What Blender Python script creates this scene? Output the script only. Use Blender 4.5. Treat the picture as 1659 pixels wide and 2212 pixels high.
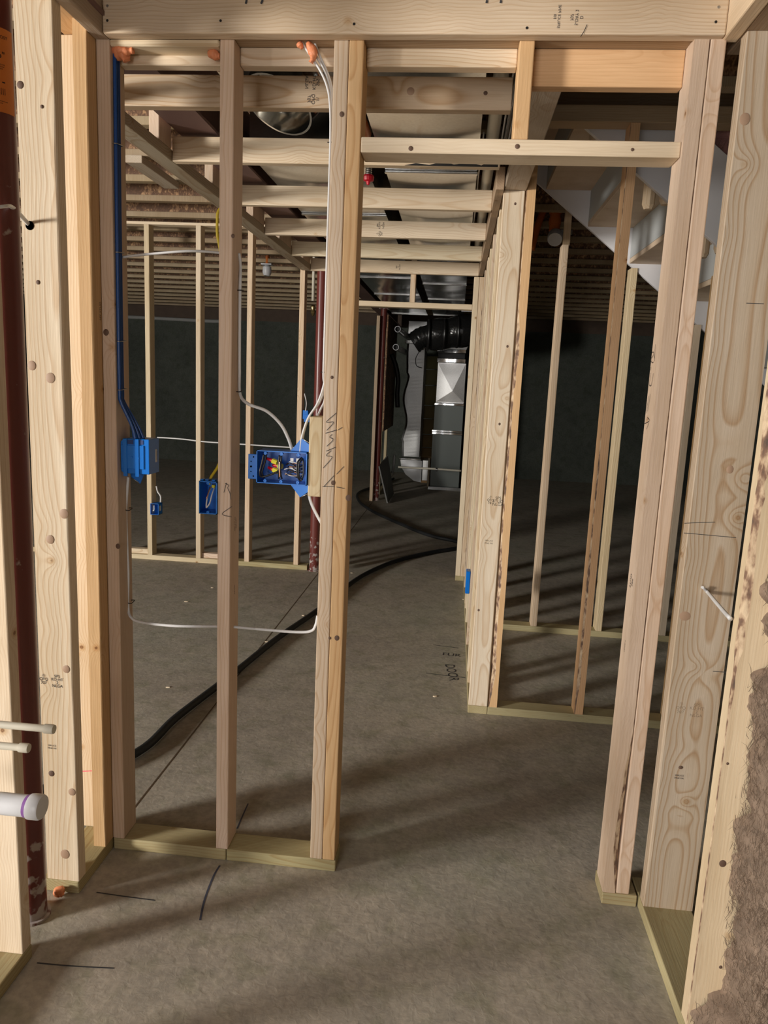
import bpy, bmesh, math, random
from mathutils import Vector, Matrix
from math import radians as R, pi, sin, cos
random.seed(7)
for o in list(bpy.data.objects): bpy.data.objects.remove(o)
S = bpy.context.scene
C = S.collection

# ------------------------------------------------------------------ camera
cam = bpy.data.cameras.new('camera'); co = bpy.data.objects.new('camera', cam); C.objects.link(co)
cam.sensor_fit = 'HORIZONTAL'; cam.sensor_width = 36.0; cam.lens = 1584.69/1659*36.0
cam.clip_start = .02; cam.clip_end = 60
p, r, y = R(10.01645), R(2.5908), R(5.14856)
f0 = Vector((-sin(y), cos(y), 0)); r0 = Vector((cos(y), sin(y), 0)); up = Vector((0, 0, 1))
fw = f0*cos(p) - up*sin(p); dn = -(up*cos(p) + f0*sin(p))
rt = r0*cos(r) - dn*sin(r); dn2 = dn*cos(r) + r0*sin(r)
m = Matrix((( rt.x, -dn2.x, -fw.x, 0), (rt.y, -dn2.y, -fw.y, 0), (rt.z, -dn2.z, -fw.z, 1.5), (0, 0, 0, 1)))
co.matrix_world = m
S.camera = co

# ------------------------------------------------------------------ world, side window daylight, added rear fill, exposure
w = bpy.data.worlds.new('sky'); S.world = w; w.use_nodes = True
w.node_tree.nodes['Background'].inputs[0].default_value = (.80, .88, 1, 1)
w.node_tree.nodes['Background'].inputs[1].default_value = .8
def area(name, loc, target, sx, sy, power, col):
    l = bpy.data.lights.new(name, 'AREA'); l.shape = 'RECTANGLE'; l.size = sx; l.size_y = sy; l.energy = power; l.color = col
    o = bpy.data.objects.new(name, l); C.objects.link(o); o.location = loc
    o.rotation_euler = (Vector(target) - Vector(loc)).to_track_quat('-Z', 'Z').to_euler(); return o
area('daylight_side_window', (-6.75, -1.85, 1.65), (-1.0, 1.0, 1.35), 1.0, 1.0, 760, (1, .955, .89))
area('rear_fill', (-1.15, -2.25, 1.45), (-.3, 4, 1.35), 1.5, 1.7, 66, (1, .945, .90))  # added soft frontal fill, no door is known behind the camera
S.view_settings.view_transform = 'Standard'; S.view_settings.look = 'None'
S.view_settings.exposure = -0.06; S.view_settings.gamma = 1; S.view_settings.use_curve_mapping = False

# ------------------------------------------------------------------ materials
def mat(name):
    m = bpy.data.materials.new(name); m.use_nodes = True
    n = m.node_tree.nodes; b = n['Principled BSDF']; return m, n, m.node_tree.links, b
def plain(name, col, rough=.5, metal=0, noise=0, scale=20, bump=0, bscale=60, spec=.5):
    m, n, l, b = mat(name)
    b.inputs['Base Color'].default_value = (*col, 1); b.inputs['Roughness'].default_value = rough
    b.inputs['Metallic'].default_value = metal; b.inputs['Specular IOR Level'].default_value = spec
    tc = n.new('ShaderNodeTexCoord')
    if noise:
        t = n.new('ShaderNodeTexNoise'); t.inputs['Scale'].default_value = scale; t.inputs['Detail'].default_value = 6
        l.new(tc.outputs['Object'], t.inputs['Vector'])
        mx = n.new('ShaderNodeMix'); mx.data_type = 'RGBA'
        mx.inputs['A'].default_value = (*[c*(1-noise) for c in col], 1); mx.inputs['B'].default_value = (*[min(1, c*(1+noise)) for c in col], 1)
        l.new(t.outputs['Fac'], mx.inputs['Factor']); l.new(mx.outputs['Result'], b.inputs['Base Color'])
    if bump:
        t = n.new('ShaderNodeTexNoise'); t.inputs['Scale'].default_value = bscale; t.inputs['Detail'].default_value = 3
        l.new(tc.outputs['Object'], t.inputs['Vector'])
        bp = n.new('ShaderNodeBump'); bp.inputs['Strength'].default_value = bump; bp.inputs['Distance'].default_value = .01
        l.new(t.outputs['Fac'], bp.inputs['Height']); l.new(bp.outputs['Normal'], b.inputs['Normal'])
    return m
def mth(n, l, op, a, b=None, clamp=False):
    x = n.new('ShaderNodeMath'); x.operation = op; x.use_clamp = clamp
    for i, v in enumerate((a, b)):
        if v is None: continue
        if isinstance(v, (int, float)): x.inputs[i].default_value = v
        else: l.new(v, x.inputs[i])
    return x.outputs[0]
def ramp(n, l, fac, pts):
    c = n.new('ShaderNodeValToRGB'); e = c.color_ramp.elements
    while len(e) < len(pts): e.new(.5)
    for i, (p_, col) in enumerate(pts):
        e[i].position = p_; e[i].color = (*col, 1) if len(col) == 3 else col
    l.new(fac, c.inputs[0]); return c.outputs[0]
def mul(n, l, a, b, fac=1.0, mode='MULTIPLY'):
    x = n.new('ShaderNodeMix'); x.data_type = 'RGBA'; x.blend_type = mode
    if isinstance(fac, float): x.inputs['Factor'].default_value = fac
    else: l.new(fac, x.inputs['Factor'])
    for k, v in (('A', a), ('B', b)):
        if isinstance(v, tuple): x.inputs[k].default_value = (*v, 1)
        else: l.new(v, x.inputs[k])
    return x.outputs['Result']
def wood_mat(name, ring=1.0, knot=1.0, pith=None):
    m, n, l, b = mat(name)
    tc = n.new('ShaderNodeTexCoord'); oi = n.new('ShaderNodeObjectInfo')
    rnd = oi.outputs['Random']
    r2 = mth(n, l, 'FRACT', mth(n, l, 'MULTIPLY', rnd, 7.13)); r3 = mth(n, l, 'FRACT', mth(n, l, 'MULTIPLY', rnd, 31.7))
    off = n.new('ShaderNodeCombineXYZ'); l.new(mth(n, l, 'MULTIPLY', rnd, 41.0), off.inputs[2]); l.new(mth(n, l, 'MULTIPLY', r2, 13.0), off.inputs[0])
    v = n.new('ShaderNodeVectorMath'); v.operation = 'ADD'; l.new(tc.outputs['Object'], v.inputs[0]); l.new(off.outputs[0], v.inputs[1])
    P = v.outputs[0]
    def noise(scl, s=1.0, det=3):
        mp = n.new('ShaderNodeMapping'); mp.inputs['Scale'].default_value = scl; l.new(P, mp.inputs['Vector'])
        t = n.new('ShaderNodeTexNoise'); t.inputs['Scale'].default_value = s; t.inputs['Detail'].default_value = det
        l.new(mp.outputs[0], t.inputs['Vector']); return t.outputs['Fac']
    vo = n.new('ShaderNodeTexVoronoi'); vo.inputs['Scale'].default_value = 6.5; l.new(P, vo.inputs['Vector'])
    kd = vo.outputs['Distance']
    wob = mth(n, l, 'ADD', kd, mth(n, l, 'MULTIPLY', noise((60, 60, 40)), .05))
    sep = n.new('ShaderNodeSeparateXYZ'); l.new(tc.outputs['Object'], sep.inputs[0])
    px = mth(n, l, 'ADD', sep.outputs[0], mth(n, l, 'ADD', mth(n, l, 'MULTIPLY', r2, .12), -.06))
    py = mth(n, l, 'ADD', sep.outputs[1], mth(n, l, 'ADD', mth(n, l, 'MULTIPLY', r3, .08), .02))
    if pith: px = mth(n, l, 'ADD', sep.outputs[0], pith[0]); py = mth(n, l, 'ADD', sep.outputs[1], pith[1]); r3 = 1.0
    rr = mth(n, l, 'SQRT', mth(n, l, 'ADD', mth(n, l, 'POWER', px, 2.0), mth(n, l, 'POWER', py, 2.0)))
    rr = mth(n, l, 'ADD', rr, mth(n, l, 'MULTIPLY', noise((5, 5, .9), 1.0, 1), .075))
    bulge = mth(n, l, 'POWER', 2.718, mth(n, l, 'MULTIPLY', kd, -7.0))
    rr = mth(n, l, 'ADD', rr, mth(n, l, 'MULTIPLY', bulge, .035))
    fr = mth(n, l, 'FRACT', mth(n, l, 'MULTIPLY', rr, 130.0))
    rings = ramp(n, l, fr, [(0, (1, 1, 1)), (.55, (.97, .95, .92)), (.86, (1-.22*ring, 1-.34*ring, 1-.46*ring)), (1, (1, 1, 1))])
    fib = ramp(n, l, noise((260, 260, 9)), [(.3, (.90, .88, .85)), (.7, (1.0, 1.0, 1.0))])
    patch = ramp(n, l, noise((9, 9, 1.6), 1.0, 4), [(.3, (.86, .82, .76)), (.65, (1, 1, 1))])
    kn = ramp(n, l, wob, [(0, (.40, .26, .17)), (.035, (.55, .38, .26)), (.05, (.30, .19, .12)), (.065, (.84, .72, .58)), (.13, (1, 1, 1))])
    c = mul(n, l, oi.outputs['Color'], mul(n, l, (1, .985, .97), rings, mth(n, l, 'ADD', mth(n, l, 'MULTIPLY', r3, .65), .2), 'MIX')); c = mul(n, l, c, fib); c = mul(n, l, c, patch)
    if knot: c = mul(n, l, c, kn)
    l.new(c, b.inputs['Base Color']); b.inputs['Roughness'].default_value = .55; b.inputs['Specular IOR Level'].default_value = .25
    bp = n.new('ShaderNodeBump'); bp.inputs['Strength'].default_value = .25; bp.inputs['Distance'].default_value = .002
    l.new(mth(n, l, 'ADD', fr, noise((260, 260, 9))), bp.inputs['Height']); l.new(bp.outputs[0], b.inputs['Normal'])
    return m
WOOD = wood_mat('spruce'); FLAT = wood_mat('flat_sawn_spruce', 1.15, 1.0, (.008, -.075)); FLATW = wood_mat('flat_sawn_wide', 1.25, 1.0, (-.01, -.06))
def bark_mat():
    m, n, l, b = mat('bark')
    tc = n.new('ShaderNodeTexCoord'); mp = n.new('ShaderNodeMapping'); mp.inputs['Scale'].default_value = (55, 55, 24); l.new(tc.outputs['Object'], mp.inputs[0])
    t = n.new('ShaderNodeTexNoise'); t.inputs['Scale'].default_value = 1; t.inputs['Detail'].default_value = 7; l.new(mp.outputs[0], t.inputs['Vector'])
    c = ramp(n, l, t.outputs['Fac'], [(.30, (.10, .07, .055)), (.44, (.24, .14, .09)), (.52, (.52, .37, .24)), (.62, (.70, .54, .36))])
    l.new(c, b.inputs['Base Color']); b.inputs['Roughness'].default_value = .85
    bp = n.new('ShaderNodeBump'); bp.inputs['Strength'].default_value = .8; bp.inputs['Distance'].default_value = .006
    l.new(t.outputs['Fac'], bp.inputs['Height']); l.new(bp.outputs[0], b.inputs['Normal']); return m
BARK = bark_mat()
def concrete(name, ca, cb, cc, sc=1.0, rough=.75):
    m, n, l, b = mat(name)
    tc = n.new('ShaderNodeTexCoord'); P = tc.outputs['Object']
    def noise(s, d, dist=0):
        t = n.new('ShaderNodeTexNoise'); t.inputs['Scale'].default_value = s; t.inputs['Detail'].default_value = d; t.inputs['Distortion'].default_value = dist
        l.new(P, t.inputs['Vector']); return t.outputs['Fac']
    big = ramp(n, l, noise(.9*sc, 4, .5), [(.3, ca), (.5, cb), (.72, cc)])
    mid = ramp(n, l, noise(7*sc, 8, 1.2), [(.34, (.88, .88, .86)), (.6, (1.04, 1.03, 1.0))])
    fine = ramp(n, l, noise(60*sc, 6), [(.36, (.86, .86, .85)), (.62, (1.06, 1.05, 1.03))])
    mot = ramp(n, l, noise(11*sc, 12, .35), [(.50, (1, 1, 1)), (.68, (.82, .85, .78))])
    c = mul(n, l, big, mid); c = mul(n, l, c, fine); c = mul(n, l, c, mot)
    l.new(c, b.inputs['Base Color']); b.inputs['Roughness'].default_value = rough; b.inputs['Specular IOR Level'].default_value = .3
    bp = n.new('ShaderNodeBump'); bp.inputs['Strength'].default_value = .35; bp.inputs['Distance'].default_value = .004
    l.new(noise(45*sc, 10, .6), bp.inputs['Height']); l.new(bp.outputs[0], b.inputs['Normal']); return m
FLOOR = concrete('floor_concrete', (.36, .315, .27), (.42, .38, .325), (.40, .385, .33))
CWALL = concrete('wall_concrete', (.055, .062, .055), (.07, .078, .068), (.05, .057, .05), .8, .9)  # albedo lowered so the colour stands in for light falloff far back
def osb_mat(name='osb'):
    m, n, l, b = mat(name)
    tc = n.new('ShaderNodeTexCoord'); mp = n.new('ShaderNodeMapping'); mp.inputs['Scale'].default_value = (26, 26, 17); l.new(tc.outputs['Object'], mp.inputs[0])
    ns = n.new('ShaderNodeTexNoise'); ns.inputs['Scale'].default_value = 1.5; l.new(mp.outputs[0], ns.inputs['Vector'])
    v = n.new('ShaderNodeTexVoronoi'); v.inputs['Scale'].default_value = 1; v.distance = 'MANHATTAN'
    mx = n.new('ShaderNodeVectorMath'); mx.operation = 'MULTIPLY_ADD'; l.new(ns.outputs['Color'], mx.inputs[0]); mx.inputs[1].default_value = (3, 3, 3); l.new(mp.outputs[0], mx.inputs[2])
    l.new(mx.outputs[0], v.inputs['Vector'])
    c = ramp(n, l, v.outputs['Distance'], [(.1, (.52, .34, .19)), (.5, (.38, .22, .12)), (.8, (.17, .09, .05))])
    sp = n.new('ShaderNodeSeparateXYZ'); l.new(v.outputs['Color'], sp.inputs[0])
    c = mul(n, l, c, ramp(n, l, sp.outputs[0], [(0, (.6, .55, .5)), (1, (1.15, 1.1, 1))]))
    l.new(c, b.inputs['Base Color']); b.inputs['Roughness'].default_value = .7; return m
OSB = osb_mat()
def galv(name, base=.62, rough=.22, bmp=.25):
    m, n, l, b = mat(name)
    tc = n.new('ShaderNodeTexCoord'); t = n.new('ShaderNodeTexNoise'); t.inputs['Scale'].default_value = 2.2; t.inputs['Detail'].default_value = 1; l.new(tc.outputs['Object'], t.inputs['Vector'])
    t2 = n.new('ShaderNodeTexNoise'); t2.inputs['Scale'].default_value = 90; t2.inputs['Detail'].default_value = 5; l.new(tc.outputs['Object'], t2.inputs['Vector'])
    c = ramp(n, l, t2.outputs['Fac'], [(.3, (base*.9,)*3), (.7, (base*1.05, base*1.06, base*1.04))])
    l.new(c, b.inputs['Base Color']); b.inputs['Metallic'].default_value = 1; b.inputs['Roughness'].default_value = rough
    bp = n.new('ShaderNodeBump'); bp.inputs['Strength'].default_value = bmp; bp.inputs['Distance'].default_value = .1
    l.new(t.outputs['Fac'], bp.inputs['Height']); l.new(bp.outputs[0], b.inputs['Normal']); return m
GALV = galv('galvanised_sheet'); FOIL = galv('bright_foil', .8, .12, .5)
DARKDUCT = plain('grey_painted_metal', (.16, .18, .17), .35, .3)
def red_paint():
    m, n, l, b = mat('red_oxide_paint')
    tc = n.new('ShaderNodeTexCoord'); t = n.new('ShaderNodeTexNoise'); t.inputs['Scale'].default_value = 25; t.inputs['Detail'].default_value = 8; l.new(tc.outputs['Object'], t.inputs['Vector'])
    sp = n.new('ShaderNodeSeparateXYZ'); l.new(tc.outputs['Object'], sp.inputs[0])
    low = mth(n, l, 'SUBTRACT', .24, mth(n, l, 'MULTIPLY', sp.outputs[2], .55), True)
    sc = mth(n, l, 'ADD', t.outputs['Fac'], low)
    f = ramp(n, l, sc, [(.70, (0, 0, 0)), (.76, (1, 1, 1))])
    x = n.new('ShaderNodeMix'); x.data_type = 'RGBA'; l.new(f, x.inputs['Factor'])
    x.inputs['A'].default_value = (.15, .035, .028, 1); x.inputs['B'].default_value = (.42, .36, .34, 1)
    l.new(x.outputs['Result'], b.inputs['Base Color']); b.inputs['Roughness'].default_value = .33; return m
RED = red_paint()
BEAM = plain('mauve_primer', (.20, .115, .10), .6, 0, .1, 8)
BLUE = plain('blue_plastic', (.0, .16, .62), .3); BLUEC = plain('blue_cable', (.012, .07, .27), .3)
WHITEC = plain('white_cable', (.66, .66, .66), .4, 0, .04, 30); YELC = plain('yellow_cable', (.66, .50, .03), .4)
BLACK = plain('black_rubber', (.012, .012, .012), .5); BLK = plain('black_wire', (.015, .014, .014), .35)
COPPER = plain('copper', (.8, .38, .2), .25, 1); INK = plain('ink', (.025, .025, .03), .7); INKL = plain('faded_ink', (.035, .035, .04), .8)
PVC = plain('white_pvc', (.70, .71, .74), .35); CPVC = plain('cream_pipe', (.62, .58, .48), .4)
PURPLE = plain('purple_primer', (.30, .13, .42), .4); ORNG = plain('orange_pipe', (.60, .16, .03), .4)
FOAM = plain('orange_foam', (.78, .28, .13), .5, 0, .2, 30, .6, 40)
STEEL = plain('steel', (.45, .45, .45), .35, 1); REDP = plain('red_plastic', (.62, .01, .03), .35)
YELP = plain('yellow_plastic', (.75, .68, .06), .4); WHITE = plain('white_label', (.7, .7, .7), .5)
PAINT = plain('white_primer', (.72, .71, .73), .5, 0, .05, 6); RISER = plain('grey_fibreboard', (.46, .48, .48), .6)
PINK = plain('pink_batt', (.70, .36, .33), .9, 0, .35, 40, 1, 50)
BROWN = plain('brown_glass_wool', (.25, .18, .13), .95, 0, .65, 30, .6, 40)
FIB = plain('wool_fibre', (.36, .28, .21), .9, 0, .6, 60)
FLEX = plain('black_foil_duct', (.02, .02, .02), .18, .3, 0, 1, .8, 18)
STICK = plain('orange_sticker', (.80, .26, .05), .5); GREY = plain('grey_board', (.27, .27, .26), .8, 0, .1, 5)
HOSE = plain('black_hose', (.012, .013, .014), .6); CHIP = plain('wood_chip', (.75, .62, .45), .8); BLUEINK = plain('blue_chalk', (.06, .065, .10), .8)
CHAR = plain('black_stain', (.02, .018, .016), .9)
GREEN = plain('cut_line', (.10, .06, .03), .9); TREAD = None

# ------------------------------------------------------------------ object helpers
WM = {}
def link(name, mesh, W, parent=None, mats=(), color=None):
    o = bpy.data.objects.new(name, mesh); C.objects.link(o)
    if mats and not mesh.materials:
        for q in mats: mesh.materials.append(q)
    WM[o] = W
    if parent is not None:
        o.parent = parent; o.matrix_basis = WM[parent].inverted() @ W
    else: o.matrix_basis = W
    if color: o.color = (*color, 1)
    return o
def tag(o, label=None, cat=None, group=None, kind=None):
    if label: o['label'] = label
    if cat: o['category'] = cat
    if group: o['group'] = group
    if kind: o['kind'] = kind
    return o
def thing(name, label, cat, loc=(0, 0, 0), group=None, kind=None):
    return tag(link(name, None, Matrix.Translation(loc)), label, cat, group, kind)
def mesh_of(bm, name='m'):
    me = bpy.data.meshes.new(name); bm.normal_update(); bm.to_mesh(me); bm.free(); return me
def T(x, y, z): return Matrix.Translation((x, y, z))
COLS = {'joist': (.37, .29, .19), 'shaded_grey': (.60, .50, .39), 'pale': (.80, .69, .53), 'warm': (.77, .63, .46), 'orange': (.74, .50, .28), 'pink': (.72, .58, .46), 'treat': (.46, .41, .24), 'dark': (.46, .34, .23), 'grey': (.55, .47, .38), 'yell': (.70, .60, .41)}
def shade(c, s=.06):
    k = 1 + random.uniform(-s, s); return tuple(min(1, v*k*(1+random.uniform(-.02, .02))) for v in COLS[c])
def boxmesh(a, b, c, bev=.0025, cuts=None):
    bm = bmesh.new(); bmesh.ops.create_cube(bm, size=1)
    for v in bm.verts: v.co = Vector((v.co.x*a, v.co.y*b, v.co.z*c))
    if bev: bmesh.ops.bevel(bm, geom=list(bm.edges), offset=bev, segments=2 if min(a, b, c) > .03 and bev > .002 else 1, affect='EDGES', profile=.5)
    return mesh_of(bm)
def box(name, x0, x1, y0, y1, z0, z1, material, parent=None, bev=.002, color=None):
    return link(name, boxmesh(x1-x0, y1-y0, z1-z0, bev), T((x0+x1)/2, (y0+y1)/2, (z0+z1)/2), parent, [material], color)
def axisW(ax):
    return {'z': Matrix.Identity(4), 'x': Matrix.Rotation(pi/2, 4, 'Y'), 'y': Matrix.Rotation(-pi/2, 4, 'X')}[ax]
def lum(name, x0, x1, y0, y1, z0, z1, parent, col='pale', ax=None, wane=None, bev=.003, label=None):
    d = {'x': x1-x0, 'y': y1-y0, 'z': z1-z0}
    ax = ax or max(d, key=lambda k: d[k])
    W = T((x0+x1)/2, (y0+y1)/2, (z0+z1)/2) @ axisW(ax)
    a, b, L = {'z': (d['x'], d['y'], d['z']), 'x': (d['z'], d['y'], d['x']), 'y': (d['x'], d['z'], d['y'])}[ax]
    if wane is None: me = boxmesh(a, b, L, bev); mats = [WOOD]
    else:
        sx, sy, amp, lo, hi = wane                     # the arris (sx, sy) is missing by up to amp between lo and hi
        bm = bmesh.new(); N = max(8, int(L/.03)); rows = []
        base = [(-a/2, -b/2), (a/2, -b/2), (a/2, b/2), (-a/2, b/2)]
        ci = [i for i, q in enumerate(base) if q[0]*sx > 0 and q[1]*sy > 0][0]
        for k in range(N+1):
            t = k/N; z = -L/2 + L*t
            e = max(0, min(1, (t-lo)/.06)) * max(0, min(1, (hi-t)/.06))
            s = .002 + amp*e*(.55+.3*sin(t*9+1)+.15*sin(t*31)+random.uniform(-.12, .12))
            s = max(.002, s)
            pts = []
            for i, q in enumerate(base):
                if i == ci:
                    pr, nx = base[i-1], base[(i+1) % 4]
                    dp = Vector((pr[0]-q[0], pr[1]-q[1])).normalized(); dq = Vector((nx[0]-q[0], nx[1]-q[1])).normalized()
                    pts.append((q[0]+dp.x*s, q[1]+dp.y*s)); mid = ((dp+dq)*s*.32); pts.append((q[0]+mid.x, q[1]+mid.y)); pts.append((q[0]+dq.x*s*1.1, q[1]+dq.y*s*1.1))
                else: pts.append(q)
            rows.append([bm.verts.new((x, y_, z)) for x, y_ in pts])
        n_ = len(rows[0])
        for k in range(N):
            for i in range(n_):
                j = (i+1) % n_
                f = bm.faces.new((rows[k][i], rows[k][j], rows[k+1][j], rows[k+1][i]))
                if i in (ci, ci+1): f.material_index = 1; 
        bm.faces.new(rows[0][::-1]); bm.faces.new(rows[-1]); bmesh.ops.recalc_face_normals(bm, faces=bm.faces)
        me = mesh_of(bm); mats = [WOOD, BARK if amp > .007 else WOOD]
    o = link(name, me, W, parent, mats, shade(col))
    if label: o['label'] = label
    return o
def smooth_path(pts, n=8):
    P = [Vector(q) for q in pts]; out = []
    if len(P) < 3: return P
    for i in range(len(P)-1):
        a = P[i-1] if i else P[0]*2-P[1]; b, c = P[i], P[i+1]; d = P[i+2] if i+2 < len(P) else P[-1]*2-P[-2]
        for k in range(n):
            t = k/n
            out.append(.5*((2*b)+(c-a)*t+(2*a-5*b+4*c-d)*t*t+(3*b-a-3*c+d)*t*t*t))
    out.append(P[-1]); return out
def tubemesh(pts, rad, seg=8, n=8, flat=1.0, radii=None):
    P = smooth_path(pts, n); bm = bmesh.new(); prev = None; rows = []
    nrm = None
    for i, q in enumerate(P):
        t = (P[min(i+1, len(P)-1)]-P[max(i-1, 0)]).normalized()
        if nrm is None:
            nrm = t.cross(Vector((0, 0, 1))); 
            if nrm.length < .2: nrm = t.cross(Vector((0, 1, 0)))
            nrm.normalize()
        nrm = (nrm - t*nrm.dot(t)).normalized(); bi = t.cross(nrm)
        rr = rad if radii is None else rad*radii(i/(len(P)-1))
        rows.append([bm.verts.new(q + nrm*cos(2*pi*k/seg)*rr + bi*sin(2*pi*k/seg)*rr*flat) for k in range(seg)])
    for i in range(len(rows)-1):
        for k in range(seg):
            j = (k+1) % seg; bm.faces.new((rows[i][k], rows[i][j], rows[i+1][j], rows[i+1][k])).smooth = True
    bm.faces.new(rows[0][::-1]); bm.faces.new(rows[-1]); bmesh.ops.recalc_face_normals(bm, faces=bm.faces)
    return mesh_of(bm)
def tube(name, pts, rad, material, parent=None, seg=8, n=8, flat=1.0, radii=None):
    c = Vector(pts[0]); q = [Vector(v)-c for v in pts]
    return link(name, tubemesh(q, rad, seg, n, flat, radii), Matrix.Translation(c), parent, [material])
def lathe(name, prof, W, material, parent=None, seg=28, smooth=True):
    bm = bmesh.new(); rows = []
    for r_, z in prof: rows.append([bm.verts.new((r_*cos(2*pi*k/seg), r_*sin(2*pi*k/seg), z)) for k in range(seg)])
    for i in range(len(rows)-1):
        for k in range(seg):
            j = (k+1) % seg; bm.faces.new((rows[i][k], rows[i][j], rows[i+1][j], rows[i+1][k])).smooth = smooth
    if prof[0][0] > 1e-4: bm.faces.new(rows[0][::-1])
    if prof[-1][0] > 1e-4: bm.faces.new(rows[-1])
    bmesh.ops.remove_doubles(bm, verts=bm.verts, dist=1e-6); bmesh.ops.recalc_face_normals(bm, faces=bm.faces)
    me = mesh_of(bm)
    if smooth: me.set_sharp_from_angle(angle=R(40))
    return link(name, me, W, parent, [material])
def dirW(loc, d):
    q = Vector(d).to_track_quat('Z', 'Y'); return Matrix.Translation(loc) @ q.to_matrix().to_4x4()
def frameW(o, rgt, upv):
    x = Vector(rgt).normalized(); y_ = Vector(upv).normalized(); z = x.cross(y_)
    return Matrix(((x.x, y_.x, z.x, o[0]), (x.y, y_.y, z.y, o[1]), (x.z, y_.z, z.z, o[2]), (0, 0, 0, 1)))
def text(name, lines, size, o, rgt, upv, parent, material=None, lead=1.15, w=None):
    cu = bpy.data.curves.new('t', 'FONT'); cu.body = '\n'.join(lines); cu.size = size; cu.space_line = lead; cu.align_x = 'CENTER'
    ob = bpy.data.objects.new('t', cu); me = bpy.data.meshes.new_from_object(ob); bpy.data.objects.remove(ob); me.materials.clear()
    if w:
        for v in me.vertices: v.co.x *= w
    return link(name, me, frameW(o, rgt, upv), parent, [material or INK])
def strokes(name, lines, wd, nrm, parent, material=None, off=.0006):
    nrm = Vector(nrm); bm = bmesh.new()
    c0 = Vector(lines[0][0])
    for ln in lines:
        P = smooth_path(ln, 4) if len(ln) > 2 else [Vector(q) for q in ln]; pv = None
        for i, q in enumerate(P):
            t = (P[min(i+1, len(P)-1)]-P[max(i-1, 0)]).normalized(); s = t.cross(nrm).normalized()*wd/2
            a = bm.verts.new(q+s+nrm*off-c0); b_ = bm.verts.new(q-s+nrm*off-c0)
            if pv: bm.faces.new((pv[0], a, b_, pv[1]))
            pv = (a, b_)
    bmesh.ops.recalc_face_normals(bm, faces=bm.faces)
    return link(name, mesh_of(bm), Matrix.Translation(c0), parent, [material or INK])
def prism(name, poly, axis, lo, hi, material, parent=None, color=None, bev=0):
    """poly of (u, v) extruded along axis: 'y' -> (x, z), 'x' -> (y, z), 'z' -> (x, y)"""
    bm = bmesh.new(); f = {'y': lambda u, v, w_: (u, w_, v), 'x': lambda u, v, w_: (w_, u, v), 'z': lambda u, v, w_: (u, v, w_)}[axis]
    c = Vector(f(poly[0][0], poly[0][1], lo))
    A = [bm.verts.new(Vector(f(u, v, lo))-c) for u, v in poly]; B = [bm.verts.new(Vector(f(u, v, hi))-c) for u, v in poly]
    n_ = len(poly); bm.faces.new(A); bm.faces.new(B[::-1])
    for i in range(n_): bm.faces.new((A[i], B[i], B[(i+1) % n_], A[(i+1) % n_]))
    bmesh.ops.recalc_face_normals(bm, faces=bm.faces)
    if bev: bmesh.ops.bevel(bm, geom=list(bm.edges), offset=bev, segments=1, affect='EDGES')
    return link(name, mesh_of(bm), Matrix.Translation(c), parent, [material], color)
def openbox(x0, x1, z0, z1, yf, yb, t=.0025):
    """an electrical box open towards -Y: walls and back"""
    bm = bmesh.new()
    def add(a, b, c, d, e, f_):
        g = bmesh.ops.create_cube(bm, size=1)['verts']
        for v in g: v.co = Vector(((a+b)/2+v.co.x*(b-a), (c+d)/2+v.co.y*(d-c), (e+f_)/2+v.co.z*(f_-e)))
    add(x0, x1, yb-t, yb, z0, z1); add(x0, x0+t, yf, yb, z0, z1); add(x1-t, x1, yf, yb, z0, z1); add(x0, x1, yf, yb, z0, z0+t); add(x0, x1, yf, yb, z1-t, z1)
    return bm

# ------------------------------------------------------------------ room shell
X0, X1, Y0, Y1, ZC = -7.0, 3.6, -2.6, 12.45, 2.95
tag(box('floor', X0-.2, X1+.2, Y0-.2, Y1+.2, -.15, 0, FLOOR, bev=0), 'grey-brown stained concrete basement floor slab', 'floor', kind='structure')
tag(box('ceiling', X0-.2, X1+.2, Y0-.2, Y1+.2, ZC, ZC+.02, OSB, bev=0), 'strandboard subfloor deck above the joists', 'ceiling', kind='structure')
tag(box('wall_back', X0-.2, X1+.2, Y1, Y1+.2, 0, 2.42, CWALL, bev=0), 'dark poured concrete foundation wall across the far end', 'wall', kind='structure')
tag(box('wall_back_rim', X0-.2, X1+.2, Y1, Y1+.2, 2.42, ZC, plain('dark_rim', (.07, .045, .03), .8, 0, .3, 12), bev=0), 'strandboard rim joist on top of the far foundation wall', 'rim joist', kind='structure').name = 'trim_1'  # rim colour darkened in place of the fading light at the far end
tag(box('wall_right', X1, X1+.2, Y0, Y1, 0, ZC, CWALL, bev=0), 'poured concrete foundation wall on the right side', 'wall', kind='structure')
def wall_with_hole(name, axis, at, th, lo, hi, a, b, za, zb, label):
    t = thing(name, label, 'wall', (0, 0, 0), kind='structure')
    f = (lambda u0, u1, z0, z1: box('wall_piece', at, at+th, u0, u1, z0, z1, CWALL, t, 0)) if axis == 'x' else (lambda u0, u1, z0, z1: box('wall_piece', u0, u1, at, at+th, z0, z1, CWALL, t, 0))
    f(lo, a, 0, ZC); f(b, hi, 0, ZC); f(a, b, zb, ZC)
    if za > 0: f(a, b, 0, za)
    return t
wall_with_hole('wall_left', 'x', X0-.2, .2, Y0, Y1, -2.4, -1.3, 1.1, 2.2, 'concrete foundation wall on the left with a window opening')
wall_with_hole('wall_rear', 'y', Y0-.2, .2, X0, X1, -2.0, -.3, 0, 2.35, 'concrete wall behind the camera with an opening added for the fill light')  # unseen opening, made up to go with the rear fill lamp
strokes('saw_cut_line', [[(-1.032, 2.13, .0004), (-1.02, 3.2, .0004), (-.995, 5.6, .0004), (-.975, 9, .0004), (-.96, 12.4, .0004)]], .005, (0, 0, 1), None, GREEN)
tag(bpy.data.objects['saw_cut_line'], 'thin brown saw cut joint running up the concrete floor', 'joint line', kind='structure').name = 'trim_2'
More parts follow.
